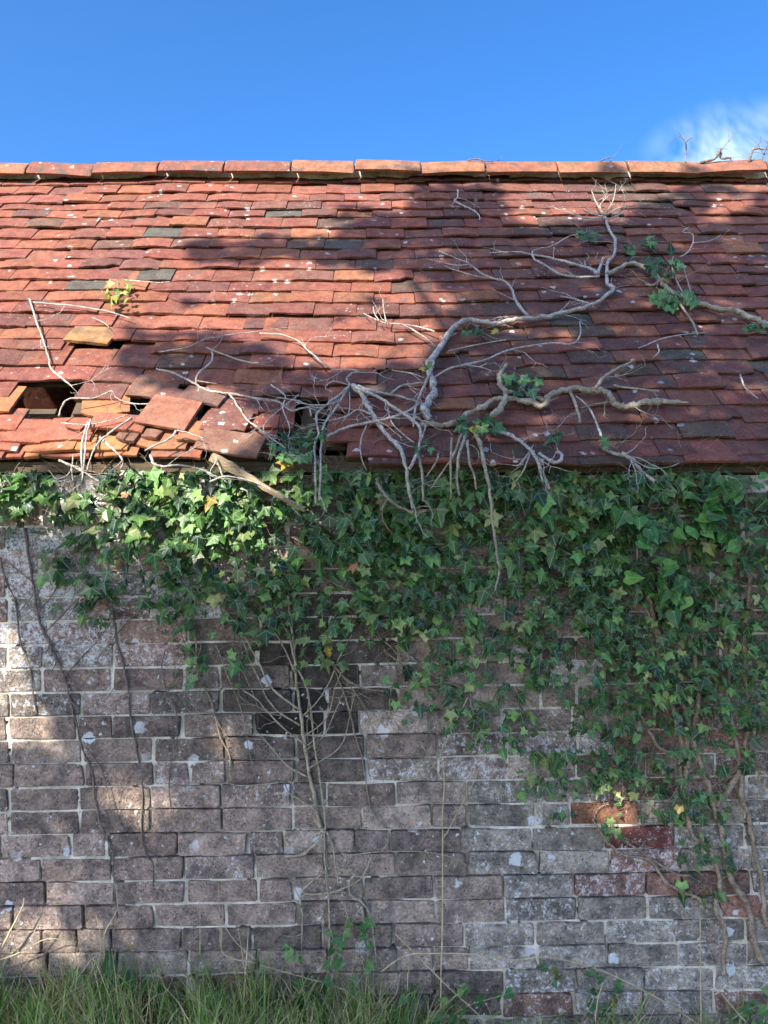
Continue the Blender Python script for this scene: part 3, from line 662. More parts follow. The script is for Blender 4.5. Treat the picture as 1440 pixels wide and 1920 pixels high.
dead_branch('cluster of stout hanging stems with one long brown stem reaching down the ivy', [
    ([(893,812),(895,817),(903,843),(910,880),(917,913),(922,957),(928,1007),(933,1047),(937,1070),(928,1107)], 5.4, 1.8, 0),
    ([(873,818),(860,857),(857,893),(862,930)], 4, 2.6, 1), ([(877,826),(880,863),(890,893),(893,918)], 3.2, 2.2, 0), ([(867,810),(850,853),(833,880),(807,917)], 3, 1.8, 2), ([(847,820),(845,870),(845,937)], 3, 2.2, 0),
    ([(783,847),(790,880),(793,913),(793,940)], 3.6, 2.4, 2), ([(822,850),(817,868),(800,893)], 2.6, 1.6, 1), ([(788,830),(795,810),(800,790)], 2.4, 2, 0)], mat=M_OLIVE, seed=10, h=0.02)
dead_branch('gnarled stub of roots hooked over the eaves right of the hanging stems', [
    ([(923,807),(960,817),(990,840),(1007,863),(1023,900),(1030,917)], 4.4, 2.4, 5), ([(1010,850),(1040,867),(1053,860),(1050,850),(1042,848)], 4.4, 3.4, 2), ([(993,850),(980,885),(967,902)], 2.2, 1.1, 3), ([(1000,845),(1012,880),(1018,905)], 3, 2, 1), ([(1000,835),(975,870),(960,872)], 1.8, 1, 2)], seed=11, h=0.02)
dead_branch('thin bent stem trailing over the eaves at the right with a frayed knot', [
    ([(1080,743),(1103,763),(1123,803),(1130,827),(1143,847),(1177,857),(1197,877),(1227,903)], 1.8, 4, 1), ([(1165,850),(1178,856),(1190,862)], 5.5, 3, 4)], seed=12, h=0.016)
dead_branch('short pale twig lying alone on the dark tiles at the right', [([(1388,702),(1397,727),(1422,748)], 2.2, 1.5, 0)], seed=13)
dead_branch('slender forked twig lying across the dark tiles below the buff limb', [([(1197,653),(1253,632),(1327,623)], 2, 1.2, 1), ([(1233,645),(1235,660),(1225,670)], 2, 1.3, 0)], seed=14)
dead_branch('small pronged grey twig standing up from the tiles in the sunny patch', [
    ([(815,622),(780,612),(745,607),(720,605),(690,592),(682,588)], 2.2, 1.1, 1), ([(725,605,.01),(720,585,.03),(718,562,.05)], 1.8, 1, 2), ([(712,602,.01),(702,588,.02),(700,575,.03)], 1.4, .8, 1), ([(755,608),(790,628),(818,650)], 2, 1.4, 0)], seed=15, h=0.014)
dead_branch('thin twig lying on the upper tiles below the ridge', [([(858,355),(858,370),(852,377),(880,390),(897,402),(900,412)], 1.7, 1, 2)], seed=16)
dead_branch('kinked grey twig on the tiles above the green leaf tufts at the right', [([(1275,482),(1292,470),(1300,450),(1297,438),(1280,435),(1292,425)], 1.8, .9, 2), ([(1300,455),(1330,452),(1352,440)], 1.6, .8, 1)], seed=17)
for i, (lab, pts, r0, r1, sd_) in enumerate([
    ('upright forked twig standing above the ridge against the cloud', [(1285,306),(1286,285),(1285,267),(1277,252)], 1.9, .9, 2),
    ('looped dead stem arching over the ridge near the cloud', [(1313,305),(1340,298),(1347,286),(1351,281),(1353,297),(1370,296),(1372,303)], 3.2, 2.2, 5),
    ('thick broken stub rising from the ridge at the right edge', [(1400,316),(1406,298),(1413,280),(1433,280)], 3.8, 2, 5),
    ('fine tangled twigs above the ridge at the far right corner', [(1425,310),(1432,290),(1440,270),(1441,255)], 1.8, 1, 8),
    ('small curled twig on the ridge tile right of centre', [(1125,303),(1138,296),(1148,297),(1140,306)], 1.6, .9, 2),
    ('bent hair-thin twig lying along the ridge above the dark tiles', [(877,300),(897,298),(905,301),(925,304)], 1.4, .8, 1)]):
    rs = random.Random(40 + i); e = empty('ridge_twig', onplane(pts[0][0], pts[0][1], YR - 0.05), lab, 'twig'); mb = MB()
    P = [onplane(x, y, YR - 0.06 + rs.uniform(-.02, .02)) for x, y in pts]; m = PM(P[0])
    pp, ro = tube(mb, P, [r * m for r in radii(len(P), r0, r1)], 6, 4, .12, None, rs)
    for _ in range(sd_): q = rs.randrange(2, len(pp)); walk(mb, pp[q], .0018, rs.uniform(.04, .14), 'W', rs, t=pp[q] - pp[q - 1])
    if i == 0: tube(mb, [onplane(1285, 267, YR - .06), onplane(1291, 261, YR - .06), onplane(1299, 257, YR - .07)], [.0035, .003, .002], 5, 3)
    mb.build('stem', M_VINE, e, True)

# --- bare stems on the brickwork
dead_branch('bare brown vine with side shoots climbing the whitened bricks, second from the left', [
    ([(48,990),(53,1040),(63,1100),(70,1147),(83,1187),(92,1205),(107,1237),(123,1277),(133,1320),(143,1353),(153,1400),(173,1447),(177,1493),(190,1550),(210,1597),(214,1660),(220,1720)], 3.4, 1.6, 9),
    ([(70,1150),(95,1120),(110,1095),(125,1080)], 1.8, 1, 2), ([(83,1187),(120,1150),(150,1120),(180,1105)], 1.8, 1, 2), ([(60,1090),(35,1070),(10,1050)], 1.6, .9, 1), ([(120,1270),(150,1235),(180,1205),(200,1180)], 1.5, .9, 1), ([(160,1400),(190,1440),(200,1480),(215,1530),(240,1560)], 1.8, 1, 1)], 'W', 0.004, M_VINE, 'bare_vine', 'vine', None, 21, 1.0)
dead_branch('bare brown vine hugging the left edge of the whitened bricks', [([(0,1045),(13,1093),(30,1133),(37,1200),(50,1230),(58,1260),(63,1307),(70,1340)], 2.6, 1.5, 5), ([(33,1150),(55,1125),(70,1100)], 1.4, .8, 0)], 'W', 0.004, M_VINE, 'bare_vine', 'vine', None, 22)
dead_branch('bare brown vine ending on the lower bricks, third from the left', [
    ([(207,1110),(210,1133),(217,1177),(218,1200),(230,1243),(240,1290),(245,1350),(257,1407),(265,1460),(267,1500),(265,1550),(273,1600),(287,1620),(287,1660)], 3.2, 1.6, 5), ([(218,1190),(245,1160),(275,1130),(300,1110)], 1.8, 1, 3)], 'W', 0.004, M_VINE, 'bare_vine', 'vine', None, 23)
dead_branch('hair-thin vine on the pale bricks below the ivy fringe', [([(310,1217),(303,1257),(313,1297),(330,1333),(332,1383),(320,1433),(317,1483),(323,1533)], 1.6, 1, 2)], 'W', 0.004, M_VINE, 'bare_vine', 'vine', None, 24)
dead_branch('bare buff vine running from the ivy fringe to a sunlit brick', [([(360,1150),(367,1200),(370,1260),(390,1300),(403,1340),(413,1383),(430,1413),(432,1447),(440,1467)], 2.6, 2, 3), ([(430,1220),(450,1250),(470,1290),(485,1330)], 1.6, 1, 1), ([(405,1210),(430,1275),(455,1340),(465,1400),(480,1460)], 1.6, 1, 1)], 'W', 0.006, M_BARK, 'bare_vine', 'vine', None, 25)
dead_branch('bare branching stem spread like a sapling over the blackened bricks', [
    ([(606,1560),(603,1553),(595,1527),(587,1483),(578,1440),(570,1387),(565,1347),(558,1297),(553,1243),(550,1200),(543,1150),(540,1110)], 5.4, 2.4, 2),
    ([(577,1457),(540,1437),(513,1407),(490,1380),(470,1360)], 2.3, 1.2, 1), ([(568,1392),(537,1370),(500,1333),(480,1310),(440,1285)], 2.4, 1.2, 1), ([(562,1360),(520,1333),(497,1303),(487,1277),(470,1240),(455,1200)], 2.3, 1.2, 1),
    ([(560,1330),(523,1303),(503,1280),(487,1247),(465,1205),(435,1160),(400,1120)], 2.6, 1.2, 2), ([(593,1520),(567,1503),(543,1487),(533,1467)], 2.3, 1.3, 0), ([(523,1467),(480,1472),(440,1472),(425,1465)], 2.2, 1.2, 0),
    ([(566,1343),(597,1313),(623,1267),(637,1230),(660,1190)], 2.0, 1.1, 2), ([(572,1380),(613,1345),(627,1293),(640,1260)], 1.6, .9, 2), ([(576,1405),(607,1380),(628,1335),(645,1295)], 1.7, .9, 1), ([(580,1440),(623,1413),(645,1387),(658,1330),(665,1300)], 1.6, .9, 1), ([(553,1260),(535,1220),(515,1185),(490,1150)], 2, 1.1, 2), ([(552,1230),(545,1200),(525,1160),(505,1110)], 1.8, 1, 1)], 'W', 0.010, M_OLIVE, 'bare_vine', 'vine', None, 26)
dead_branch('wavy second stem beside the sapling-like stem, reaching the weeds', [
    ([(545,1205),(557,1250),(570,1277),(580,1310),(585,1350),(590,1400),(597,1440),(603,1483),(610,1533),(608,1600),(612,1640),(617,1700),(618,1760),(616,1810)], 2.6, 2.2, 2), ([(613,1560),(625,1590),(628,1620),(636,1660)], 3, 2.2, 0)], 'W', 0.014, M_OLIVE, 'bare_vine', 'vine', None, 27)
dead_branch('thin vine dropping down the dark bricks right of the sapling-like stem', [
    ([(620,1240),(643,1293),(657,1340),(667,1383),(680,1427),(687,1473),(700,1527),(727,1553)], 2.2, 1.3, 2), ([(625,1245),(645,1270),(680,1290),(730,1297)], 2.2, 1.6, 1), ([(610,1225),(640,1265),(680,1320),(700,1370),(720,1400),(770,1420)], 1.4, .8, 1), ([(720,1220),(760,1250),(800,1275),(850,1283),(880,1300)], 2.6, 1.8, 3)], 'W', 0.008, M_BARK, 'bare_vine', 'vine', None, 28)
dead_branch('coiled bare stem sprawling over the bricks above the grass', [
    ([(533,1607),(563,1603),(587,1587),(607,1562)], 4, 3.6, 0), ([(563,1677),(613,1675),(657,1660),(680,1643),(697,1607)], 2.4, 1.8, 1), ([(667,1640),(653,1657),(660,1680),(680,1693),(697,1727),(707,1820)], 3, 2, 0),
    ([(677,1700),(683,1727),(680,1773)], 4, 2.6, 0), ([(568,1720),(563,1683),(577,1660),(625,1623)], 2.2, 1.5, 1), ([(640,1600),(660,1603),(700,1598),(790,1597),(840,1605),(880,1625)], 1.6, .9, 1), ([(727,1560),(727,1580),(715,1598)], 1.8, 1.2, 0), ([(645,1690),(660,1750),(690,1815)], 2, 1.5, 0), ([(490,1560),(520,1610),(545,1650),(560,1680)], 1.4, 1, 1), ([(567,1720),(566,1790),(572,1860)], 1.8, 1.3, 2)], 'W', 0.012, M_OLIVE, 'bare_vine', 'vine', None, 29)

def stalk(label, lines, h, seed, mat=None):
    return dead_branch(label, lines, 'W', h, mat or M_STRAW, 'dry_stalk', 'stalk', None, seed, 0.6)
stalk('tall upright straw-coloured stalk standing before the middle of the wall', [([(826,1925),(828,1800),(830,1700),(830,1600),(830,1533),(833,1460),(827,1413),(842,1380),(847,1370),(877,1307)], 2, 1.1, 2), ([(833,1467),(800,1413),(790,1395)], 1.3, .7, 0), ([(833,1570),(883,1477),(898,1440)], 1.2, .7, 1)], 0.035, 61)
stalk('long straw stalk arching across the lower right bricks to the ground', [([(715,1822),(760,1792),(813,1788),(890,1790),(960,1800),(1010,1795),(1060,1800),(1127,1820),(1193,1850),(1260,1887),(1315,1925)], 1.5, 1.3, 0)], 0.05, 62)
stalk('straight pale stalk standing upright at the lower right', [([(1314,1925),(1314,1850),(1313,1780),(1313,1718)], 1.7, 1.1, 1)], 0.04, 63)
stalk('brown bent stalk leaning on the bottom right bricks', [([(1400,1918),(1375,1890),(1352,1862)], 1.6, 1.2, 0), ([(1340,1865),(1365,1848),(1380,1838)], 1.3, .9, 0)], 0.05, 64)
stalk('diagonal dry stalk slanting down across the bricks right of the coiled stem', [([(740,1750),(790,1800),(840,1850),(900,1905),(915,1925)], 1.4, 1.1, 0)], 0.05, 65)
stalk('short stout straw stem by the weeds at the lower right', [([(1116,1925),(1120,1880),(1129,1845)], 2, 1.6, 0)], 0.06, 66)
stalk('dry grass stalks leaning on the bricks at the lower left', [([(5,1775),(25,1735),(42,1700),(45,1685)], 2.2, 1.6, 0), ([(0,1800),(40,1785),(90,1760),(140,1768)], 1.3, .9, 0), ([(55,1770),(70,1735),(83,1710)], 1.2, .8, 0), ([(205,1840),(195,1780),(198,1745),(220,1705),(215,1655)], 1.6, 1, 1), ([(180,1830),(190,1770),(180,1715)], 1.2, .8, 0)], 0.05, 67)
stalk('tangle of bleached grass stems leaning at the lower middle left', [([(480,1805),(420,1790),(415,1740),(395,1722)], 1.3, .9, 0), ([(413,1775),(412,1720),(409,1655)], 1.1, .7, 0), ([(480,1800),(445,1770),(420,1735)], 1.2, .8, 0), ([(375,1790),(375,1730),(374,1680)], 1.1, .7, 0), ([(690,1880),(630,1850),(560,1830),(490,1810)], 1.3, .9, 0), ([(700,1905),(740,1870),(750,1825)], 1.3, .9, 0), ([(765,1900),(764,1840),(768,1805)], 1.5, 1, 0)], 0.05, 68)

# --- ivy on the wall: density of leaves over the wall, cells of 40 photograph pixels from y = 860
DENS = """
350005552343 553465433442 012345245100
661136868888 566777856676 556677755632
746656878889 874578775776 756887666866
214457889888 526789982676 776788767863
003244589845 425789885665 777888655875
005532359735 775578887764 777788885456
000266158547 863445677677 666888887656
001162045325 774557876754 468887777665
000000015215 325644777746 663488888766
000000004305 105510005654 575488887776
000000003201 001101367632 573388998887
000000000000 000000246524 223778888777
000000000000 000000100765 400777486485
000000000000 000000000162 622267216222
000000000000 000000000000 065677552235
000000000000 000000000000 466477663410
000000000000 000000000000 005012356500
000000000000 000000000000 000060133400
000000000000 000000000000 000000113400
000000000000 000000000000 000000004420
000000000000 000000000000 000000004500
""".strip().split('\n')
DENS = [[int(c) for c in r.replace(' ', '')] for r in DENS]
def leaf_mesh(seed, kind='ivy', name='leaf', mat=None, col=None):
    """leaf in the XZ plane: stalk at the origin, tip towards -Z, face towards -Y, about one unit long"""
    rs = random.Random(seed); j = lambda a=0.03: rs.uniform(-a, a)
    if kind == 'ivy':
        cl = rs.uniform(0.52, 0.95); sp = rs.uniform(0.34, 0.58); sy = rs.uniform(0.12, 0.38); wd = rs.uniform(0.8, 1.35)
        half = [(0.10, 0.10, 0), (0.30 + j(), 0.20 + j(), 0.9), (0.28, 0.02 + j(), 0.1), (0.36, -0.08, 0.2), (sp, -sy, 1), (0.32, -sy - 0.04, 0.2), (0.19 * wd + j(.02), -0.36 * cl / 0.72 + j(.02), 0.0), (0.15 * wd, -0.70 * cl, 0.15)]
        tip = (j(0.04), -cl)
    elif kind == 'heart':
        half = [(0.12, 0.12, 0), (0.28, 0.12, 0.3), (0.40 + j(), -0.06, 0.2), (0.42 + j(), -0.26, 0.4), (0.30, -0.50, 0.1), (0.13, -0.74, 0.1)]; tip = (j(0.05), -0.98)
    else:
        half = [(0.10, 0.0, 0), (0.20 + j(.02), -0.16, 0.2), (0.23 + j(.02), -0.36, 0.3), (0.18, -0.62, 0.1), (0.08, -0.85, 0.1)]; tip = (j(0.05), -1.0)
    fold = rs.uniform(-0.06, 0.26); droop = rs.uniform(-0.10, 0.38); curl = rs.uniform(-0.16, 0.16)
    def yy(x, z, v): return fold * abs(x) * 2 * (0.4 + 0.6 * (1 - v)) - droop * z * abs(z) * -1 * 1.0 * (1 if z < 0 else 0.2) * 1.0 + curl * x - (0.035 * (1 - v))
    V = [(0, 0, 0)]; A = [1.0]
    for x, z, v in half: V.append((x, yy(x, z, v), z)); A.append(v)
    V.append((tip[0], yy(tip[0], tip[1], 1), tip[1])); A.append(1.0)
    for x, z, v in reversed(half):
        x = -x * rs.uniform(0.92, 1.08); V.append((x, yy(x, z, v), z)); A.append(v)
    Fc = [(0, i + 1, i) for i in range(1, len(V) - 1)]
    m = MB(); m.add(V, [f for f in Fc], col, A); return m.mesh(name, mat)
IVY = [leaf_mesh(i, 'ivy', 'leaf', M_LEAF) for i in range(26)]
HEART = [leaf_mesh(i + 30, 'heart', 'leaf', M_LEAF) for i in range(6)]
def leaf_into(mb, me, M, col):
    at = me.attributes['vein'].data
    mb.add([M @ v.co for v in me.vertices], [tuple(p.vertices) for p in me.polygons], col, [at[i].value for i in range(len(me.vertices))])
def leaf_matrix(p, size, rs, yaw=0.55, pitch=0.45, roll=0.7, base=None):
    """hangs tip down, tilted to the sky"""
    M = Matrix.Rotation(rs.gauss(0, yaw), 4, 'Z') @ Matrix.Rotation(-abs(rs.gauss(0.30, pitch)), 4, 'X') @ Matrix.Rotation(rs.gauss(0, roll), 4, 'Y')
    if base is not None: M = base @ M
    return Matrix.Translation(p) @ M @ Matrix.Scale(size, 4)
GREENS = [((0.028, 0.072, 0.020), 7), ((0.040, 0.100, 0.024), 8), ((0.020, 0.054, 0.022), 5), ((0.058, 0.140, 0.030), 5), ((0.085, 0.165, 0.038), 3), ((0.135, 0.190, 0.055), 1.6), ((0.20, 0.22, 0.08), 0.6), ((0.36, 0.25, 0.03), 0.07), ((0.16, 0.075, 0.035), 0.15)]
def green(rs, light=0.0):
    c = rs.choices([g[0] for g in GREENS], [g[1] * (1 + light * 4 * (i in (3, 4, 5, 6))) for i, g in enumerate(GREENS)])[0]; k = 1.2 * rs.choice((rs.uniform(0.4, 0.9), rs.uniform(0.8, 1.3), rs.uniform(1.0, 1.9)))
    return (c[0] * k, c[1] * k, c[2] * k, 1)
rs = random.Random(21)
ivy = empty('ivy', onwall(1357, 1800), 'dense green ivy spreading from the right-hand stems across the wall under the eaves', 'ivy')
cand = []
for r, row in enumerate(DENS):
    for c in range(-6, 42):
        d = row[min(35, max(0, c))] if r < 14 or 0 <= c < 36 else row[35] if c > 35 else 0
        if c < 0: d = row[(-c) % 3] * 0.8
        nb = [row[max(0, min(35, c - 1))], row[max(0, min(35, c + 1))], DENS[max(0, r - 1)][max(0, min(35, c))], DENS[min(len(DENS) - 1, r + 1)][max(0, min(35, c))]]
        n = 17 * (d / 9) ** 1.45 * (0.7 if r == 0 else 1)
        n = int(n) + (rs.random() < n - int(n))
        for _ in range(n):
            px, py = (c + rs.uniform(-0.1, 1.1)) * 40, 848 + (r + rs.uniform(-0.1, 1.05)) * 40
            dense = (d + sum(nb) / 4) / 18
            up = max(0, min(1, (1250 - py) / 350))
            size = PM(onwall(px, py)) * rs.uniform(20, 30) * lerp(0.82, 1.24, up) * rs.choice((0.6, 0.8, 1, 1, 1.1, 1.3))
            h = 0.012 + rs.random() ** 1.3 * (0.025 + 0.075 * dense)
            if py < 882: py = rs.uniform(882, 905)
            if py < 915: h = 0.008 + rs.random() * 0.05
            cand.append((px, py, size, h, dense))
for (cx, cy, n, sz) in [(1190, 985, 11, 31), (1350, 955, 20, 32), (1270, 1090, 18, 29), (1390, 1010, 10, 30), (1400, 930, 8, 26)]:
    for _ in range(n): cand.append((cx + rs.gauss(0, 32), cy + rs.gauss(0, 30), sz * rs.uniform(.75, 1.15) / 593, 0.11 + rs.random() * 0.05, -1))
scored = sorted(cand, key=lambda t: -(t[2] * (1 + 5 * t[3]) if -10 < t[0] < 1450 else 0))
fol = MB()
for i, (px, py, size, h, dense) in enumerate(scored):
    p = onwall(px, py, h)
    light = 0.25 * math.exp(-((px - 300) / 260) ** 2 - ((py - 950) / 90) ** 2)  # paler greens where the sun falls: sunlight put into the leaf colour
    if dense < 0:
        me = rs.choice(HEART); c = rs.choice([(0.065, 0.20, 0.035, 1), (0.11, 0.27, 0.05, 1), (0.04, 0.12, 0.03, 1), (0.05, 0.16, 0.035, 1)]); M = leaf_matrix(p, size, rs, 0.7, 0.5, 0.9)
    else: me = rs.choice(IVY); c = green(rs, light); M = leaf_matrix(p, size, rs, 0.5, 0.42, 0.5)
    if i < 290:
        o = link('leaf', me, ivy); o.matrix_basis = Matrix.Translation(-ivy.location) @ M if False else M; o.color = c
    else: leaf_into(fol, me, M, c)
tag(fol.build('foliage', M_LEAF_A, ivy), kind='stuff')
STEMS = [
    ([(1356,1830),(1357,1793),(1360,1740),(1343,1713),(1343,1693),(1350,1660),(1340,1617),(1327,1577),(1300,1570),(1290,1530),(1283,1480),(1287,1440),(1280,1407),(1273,1373),(1262,1330),(1240,1270),(1235,1200),(1215,1120),(1180,1040)], 5, 6),
    ([(1430,1807),(1417,1773),(1410,1747),(1403,1700),(1387,1673),(1370,1647),(1360,1600),(1353,1560),(1343,1530),(1333,1493),(1323,1457),(1310,1420),(1300,1380),(1310,1300),(1300,1200),(1290,1080),(1300,990)], 8, 5),
    ([(1343,1512),(1353,1497),(1373,1473),(1393,1427),(1400,1387),(1405,1330),(1395,1250),(1400,1150),(1410,1050)], 6.5, 4.5),
    ([(1438,1737),(1432,1707),(1430,1660),(1417,1610),(1410,1567),(1403,1527),(1390,1493),(1390,1447),(1383,1400),(1373,1363),(1365,1300),(1372,1200)], 6, 5),
    ([(1200,1337),(1220,1377),(1237,1403),(1273,1420),(1290,1450)], 3.5, 5), ([(1290,1440),(1287,1400),(1292,1360),(1280,1310)], 7, 5),
    ([(1333,1703),(1307,1683),(1280,1673),(1247,1653),(1233,1630),(1213,1610),(1173,1603),(1147,1587),(1125,1560),(1110,1535)], 4.5, 2.4),
    ([(1300,1640),(1270,1640),(1240,1622),(1190,1590),(1150,1560)], 3, 2), ([(1275,1420),(1277,1460),(1277,1490)], 4, 3), ([(1440,1445),(1410,1440),(1370,1450),(1330,1480)], 2.5, 2),
    ([(990,1330),(1010,1350),(1030,1372),(1050,1390)], 2.6, 1.6), ([(960,1290),(990,1310),(1010,1330),(1040,1370),(1055,1385)], 2.4, 1.4), ([(980,1390),(1010,1410),(1040,1415),(1090,1425)], 2.2, 1.5), ([(905,1260),(940,1300),(980,1330)], 2.6, 1.8), ([(770,1230),(810,1265),(850,1280),(880,1310),(930,1335)], 2.6, 1.6),
    ([(740,1060),(760,1110),(790,1150),(840,1170)], 2.4, 1.5), ([(600,1080),(640,1100),(680,1115),(720,1120)], 2, 1.3), ([(640,1120),(680,1160),(700,1190),(730,1210),(755,1240)], 2.6, 1.6), ([(530,1000),(570,1020),(590,1040),(640,1060)], 1.8, 1.2),
    ([(707,897),(713,917),(733,940),(763,957),(780,962),(800,957)], 4, 2.8), ([(420,1180),(415,1140),(405,1100),(420,1060)], 2.2, 1.5),
]
for i, (pts, r0, r1) in enumerate(STEMS):
    mb = MB(); r2 = random.Random(300 + i)
    trace(mb, pts, r0, r1, 'W', 0.006 + 0.85 * max(r0, r1) / 593 + (0.10 if pts[0] == (707, 897) else 0), 3, r2, 7); mb.build('stem', M_BARK, ivy, True)
# the web of fine stems and rootlets behind the leaves
mb = MB(); r2 = random.Random(77)
for _ in range(620):
    r = r2.randrange(len(DENS)); c = r2.randrange(36); d = DENS[r][c]
    if r2.random() > 0.12 + d / 9 or d == 0: continue
    p = onwall((c + r2.random()) * 40, 860 + (r + r2.random()) * 40, 0.004 + r2.random() * 0.022)
    walk(mb, p, r2.uniform(0.0008, 0.0024), r2.uniform(0.08, 0.28), 'W', r2, depth=1, lift=0.005)
for _ in range(170):                                       # dry tangle tucked under the eaves
    p = onwall(r2.uniform(-60, 1500), r2.uniform(868, 935), 0.005 + r2.random() * 0.03); walk(mb, p, r2.uniform(0.0007, 0.0018), r2.uniform(0.08, 0.2), 'W', r2, depth=1, lift=0.01)
for _ in range(150):                                       # tangle by the right-hand stems
    p = onwall(r2.uniform(1180, 1480), r2.uniform(1340, 1520), 0.004 + r2.random() * 0.02); walk(mb, p, r2.uniform(0.0007, 0.0018), r2.uniform(0.05, 0.16), 'W', r2, depth=1, lift=0.01)
tag(mb.build('twigs', M_BARK, ivy, True), kind='stuff')

# --- tufts of leaves on the roof and under the broken eaves
RB = Matrix(((1, 0, 0, 0), (0, RS.y, RN.y, 0), (0, RS.z, RN.z, 0), (0, 0, 0, 1))) @ Matrix.Rotation(rad(-90), 4, 'X') @ Matrix.Rotation(rad(25), 4, 'X')
def tuft(label, cx, cy, n, rx, ry, size, cols, seed, h=(0.02, 0.06), yellow=0):
    rs = random.Random(seed); base = pr(cx, cy, 0.0); e = empty('ivy_tuft', base, label, 'ivy')
    for i in range(n):
        a, q = rs.uniform(0, 6.28), rs.random() ** 0.6
        p = pr(cx + rx * q * math.cos(a), cy + ry * q * math.sin(a), rs.uniform(*h))
        M = leaf_matrix(p, PM(p) * size * rs.uniform(0.75, 1.2), rs, 0.7, 0.5, 0.9)
        o = link('leaf', rs.choice(IVY), e); o.matrix_basis = M
        c = rs.choice(cols) if i >= yellow else (0.42, 0.30, 0.03); k = rs.uniform(0.8, 1.25); o.color = (c[0] * k, c[1] * k, c[2] * k, 1)
    mb = MB()
    for _ in range(4): walk(mb, pr(cx + rs.uniform(-.5, .5) * rx, cy + rs.uniform(-.3, .8) * ry, 0.012), 0.0016, rs.uniform(.05, .1), 'R', rs)
    mb.build('stem', M_BARK, e, True)
G1, G2, G3, G4 = (0.035, 0.105, 0.036), (0.06, 0.17, 0.05), (0.10, 0.20, 0.06), (0.34, 0.37, 0.08)
tuft('yellow-green ivy tuft sprouting alone on the sunny tiles at the left', 220, 545, 15, 24, 26, 20, [G4, (0.24, 0.28, 0.05), (0.17, 0.22, 0.05)], 1)
tuft('small ivy tuft along the thick limb, left of its bend', 897, 620, 13, 34, 14, 18, [G1, G3], 2, yellow=2)
tuft('bushy dark ivy tuft where the hanging stems gather above the eaves', 893, 795, 18, 40, 16, 27, [G1, G1, G2], 3, yellow=1)
tuft('dark ivy tuft behind the upright stub of the knobbly limb', 980, 715, 15, 40, 24, 27, [G1, (0.02, 0.06, 0.024), G2], 4, yellow=1)
tuft('small ivy tuft left of the bristling branch tip', 1103, 441, 11, 22, 11, 17, [G1, G3], 5)
tuft('tiny ivy tuft right of the bristling limb', 1180, 465, 8, 18, 9, 16, [G1, G2], 6)
tuft('ivy tuft of few drooping leaves highest among the right-hand tufts', 1222, 452, 7, 15, 9, 22, [G2, G3], 7)
tuft('broad dark ivy tuft above the buff limb at the right', 1242, 498, 22, 38, 26, 20, [G1, (0.02, 0.06, 0.024), G2], 8, yellow=1)
tuft('bright ivy tuft below the buff limb at the right', 1260, 560, 24, 46, 20, 25, [G2, G3, (0.06, 0.17, 0.045)], 9)
tuft('small pale ivy tuft on the low tiles at the right', 1132, 826, 7, 12, 12, 22, [G2, G3], 10)
tuft('single dark ivy sprig on the eaves course', 1043, 816, 3, 12, 5, 28, [G1], 11)
tuft('ivy sprig among the stems on the eaves right of the fan', 795, 835, 8, 20, 14, 18, [G1, G2], 12)
tuft('ivy poking up through the gap in the eaves tiles', 540, 840, 34, 58, 30, 29, [G1, G2, (0.02, 0.06, 0.024), G3], 13, (-0.03, 0.05), 1)
tuft('small ivy sprig at the foot of the silvery fan', 590, 812, 9, 22, 12, 20, [G1, G2, G3], 14)
tuft('ivy leaves on the buff limb at the right picture edge', 1420, 612, 8, 24, 10, 19, [G1, G2], 15)
tuft('ivy sprig climbing over the eaves end at the right', 1215, 885, 10, 24, 18, 24, [G1, G2], 16, (-0.01, 0.03))
tuft('tiny ivy sprig on the thick limb beside its lowest bend', 800, 690, 5, 9, 12, 15, [G1, G3], 17, yellow=1)

# --- the splintered timber hanging from the eaves
e = empty('broken_timber', onplane(470, 880, -0.14), 'splintered old timber hanging slantwise from the eaves into the ivy', 'timber')
A, B = onplane(398, 856, -0.085), onplane(572, 958, -0.15); d = (B - A); L = d.length; xa = d.normalized(); ya = Vector((0, -1, 0)); ya = (ya - xa * ya.dot(xa)).normalized(); za = xa.cross(ya)
mb = MB(); N = 14; rs = random.Random(3); V = []
prof = [(-1, -0.6), (-0.5, -1), (0.5, -1), (1, -0.5), (1, 0.6), (0.4, 1), (-0.5, 1), (-1, 0.5)]
for i in range(N + 1):
    t = i / N; hw = 0.014 * (1 - 0.80 * max(0, t - 0.25) / 0.75) * rs.uniform(0.85, 1.12); hd = 0.013 * (1 - 0.6 * t)
    sag = 0.012 * math.sin(t * 3.1)
    for a, b in prof: V.append(A + xa * (L * t) + ya * (b * hd + rs.gauss(0, .001)) + za * (a * hw + rs.gauss(0, 0.0012) - sag * 0))
mb.add(V, [(i * 8 + q, i * 8 + (q + 1) % 8, (i + 1) * 8 + (q + 1) % 8, (i + 1) * 8 + q) for i in range(N) for q in range(8)] + [tuple(range(8))[::-1], tuple(N * 8 + q for q in range(8))])
mb.build('beam', M_PALEWOOD, e)
mb = MB()
for i in range(7):
    t = rs.uniform(0.45, 0.95); p = A + xa * (L * t) + za * rs.uniform(-.012, .012) + ya * 0.008; tube(mb, [p, p + xa * rs.uniform(.03, .07) + za * rs.uniform(-.012, .012) + ya * rs.uniform(0, .015)], [0.0025, 0.0018, 0.0006], 4, 2)
mb.build('splinters', M_PALEWOOD, e)

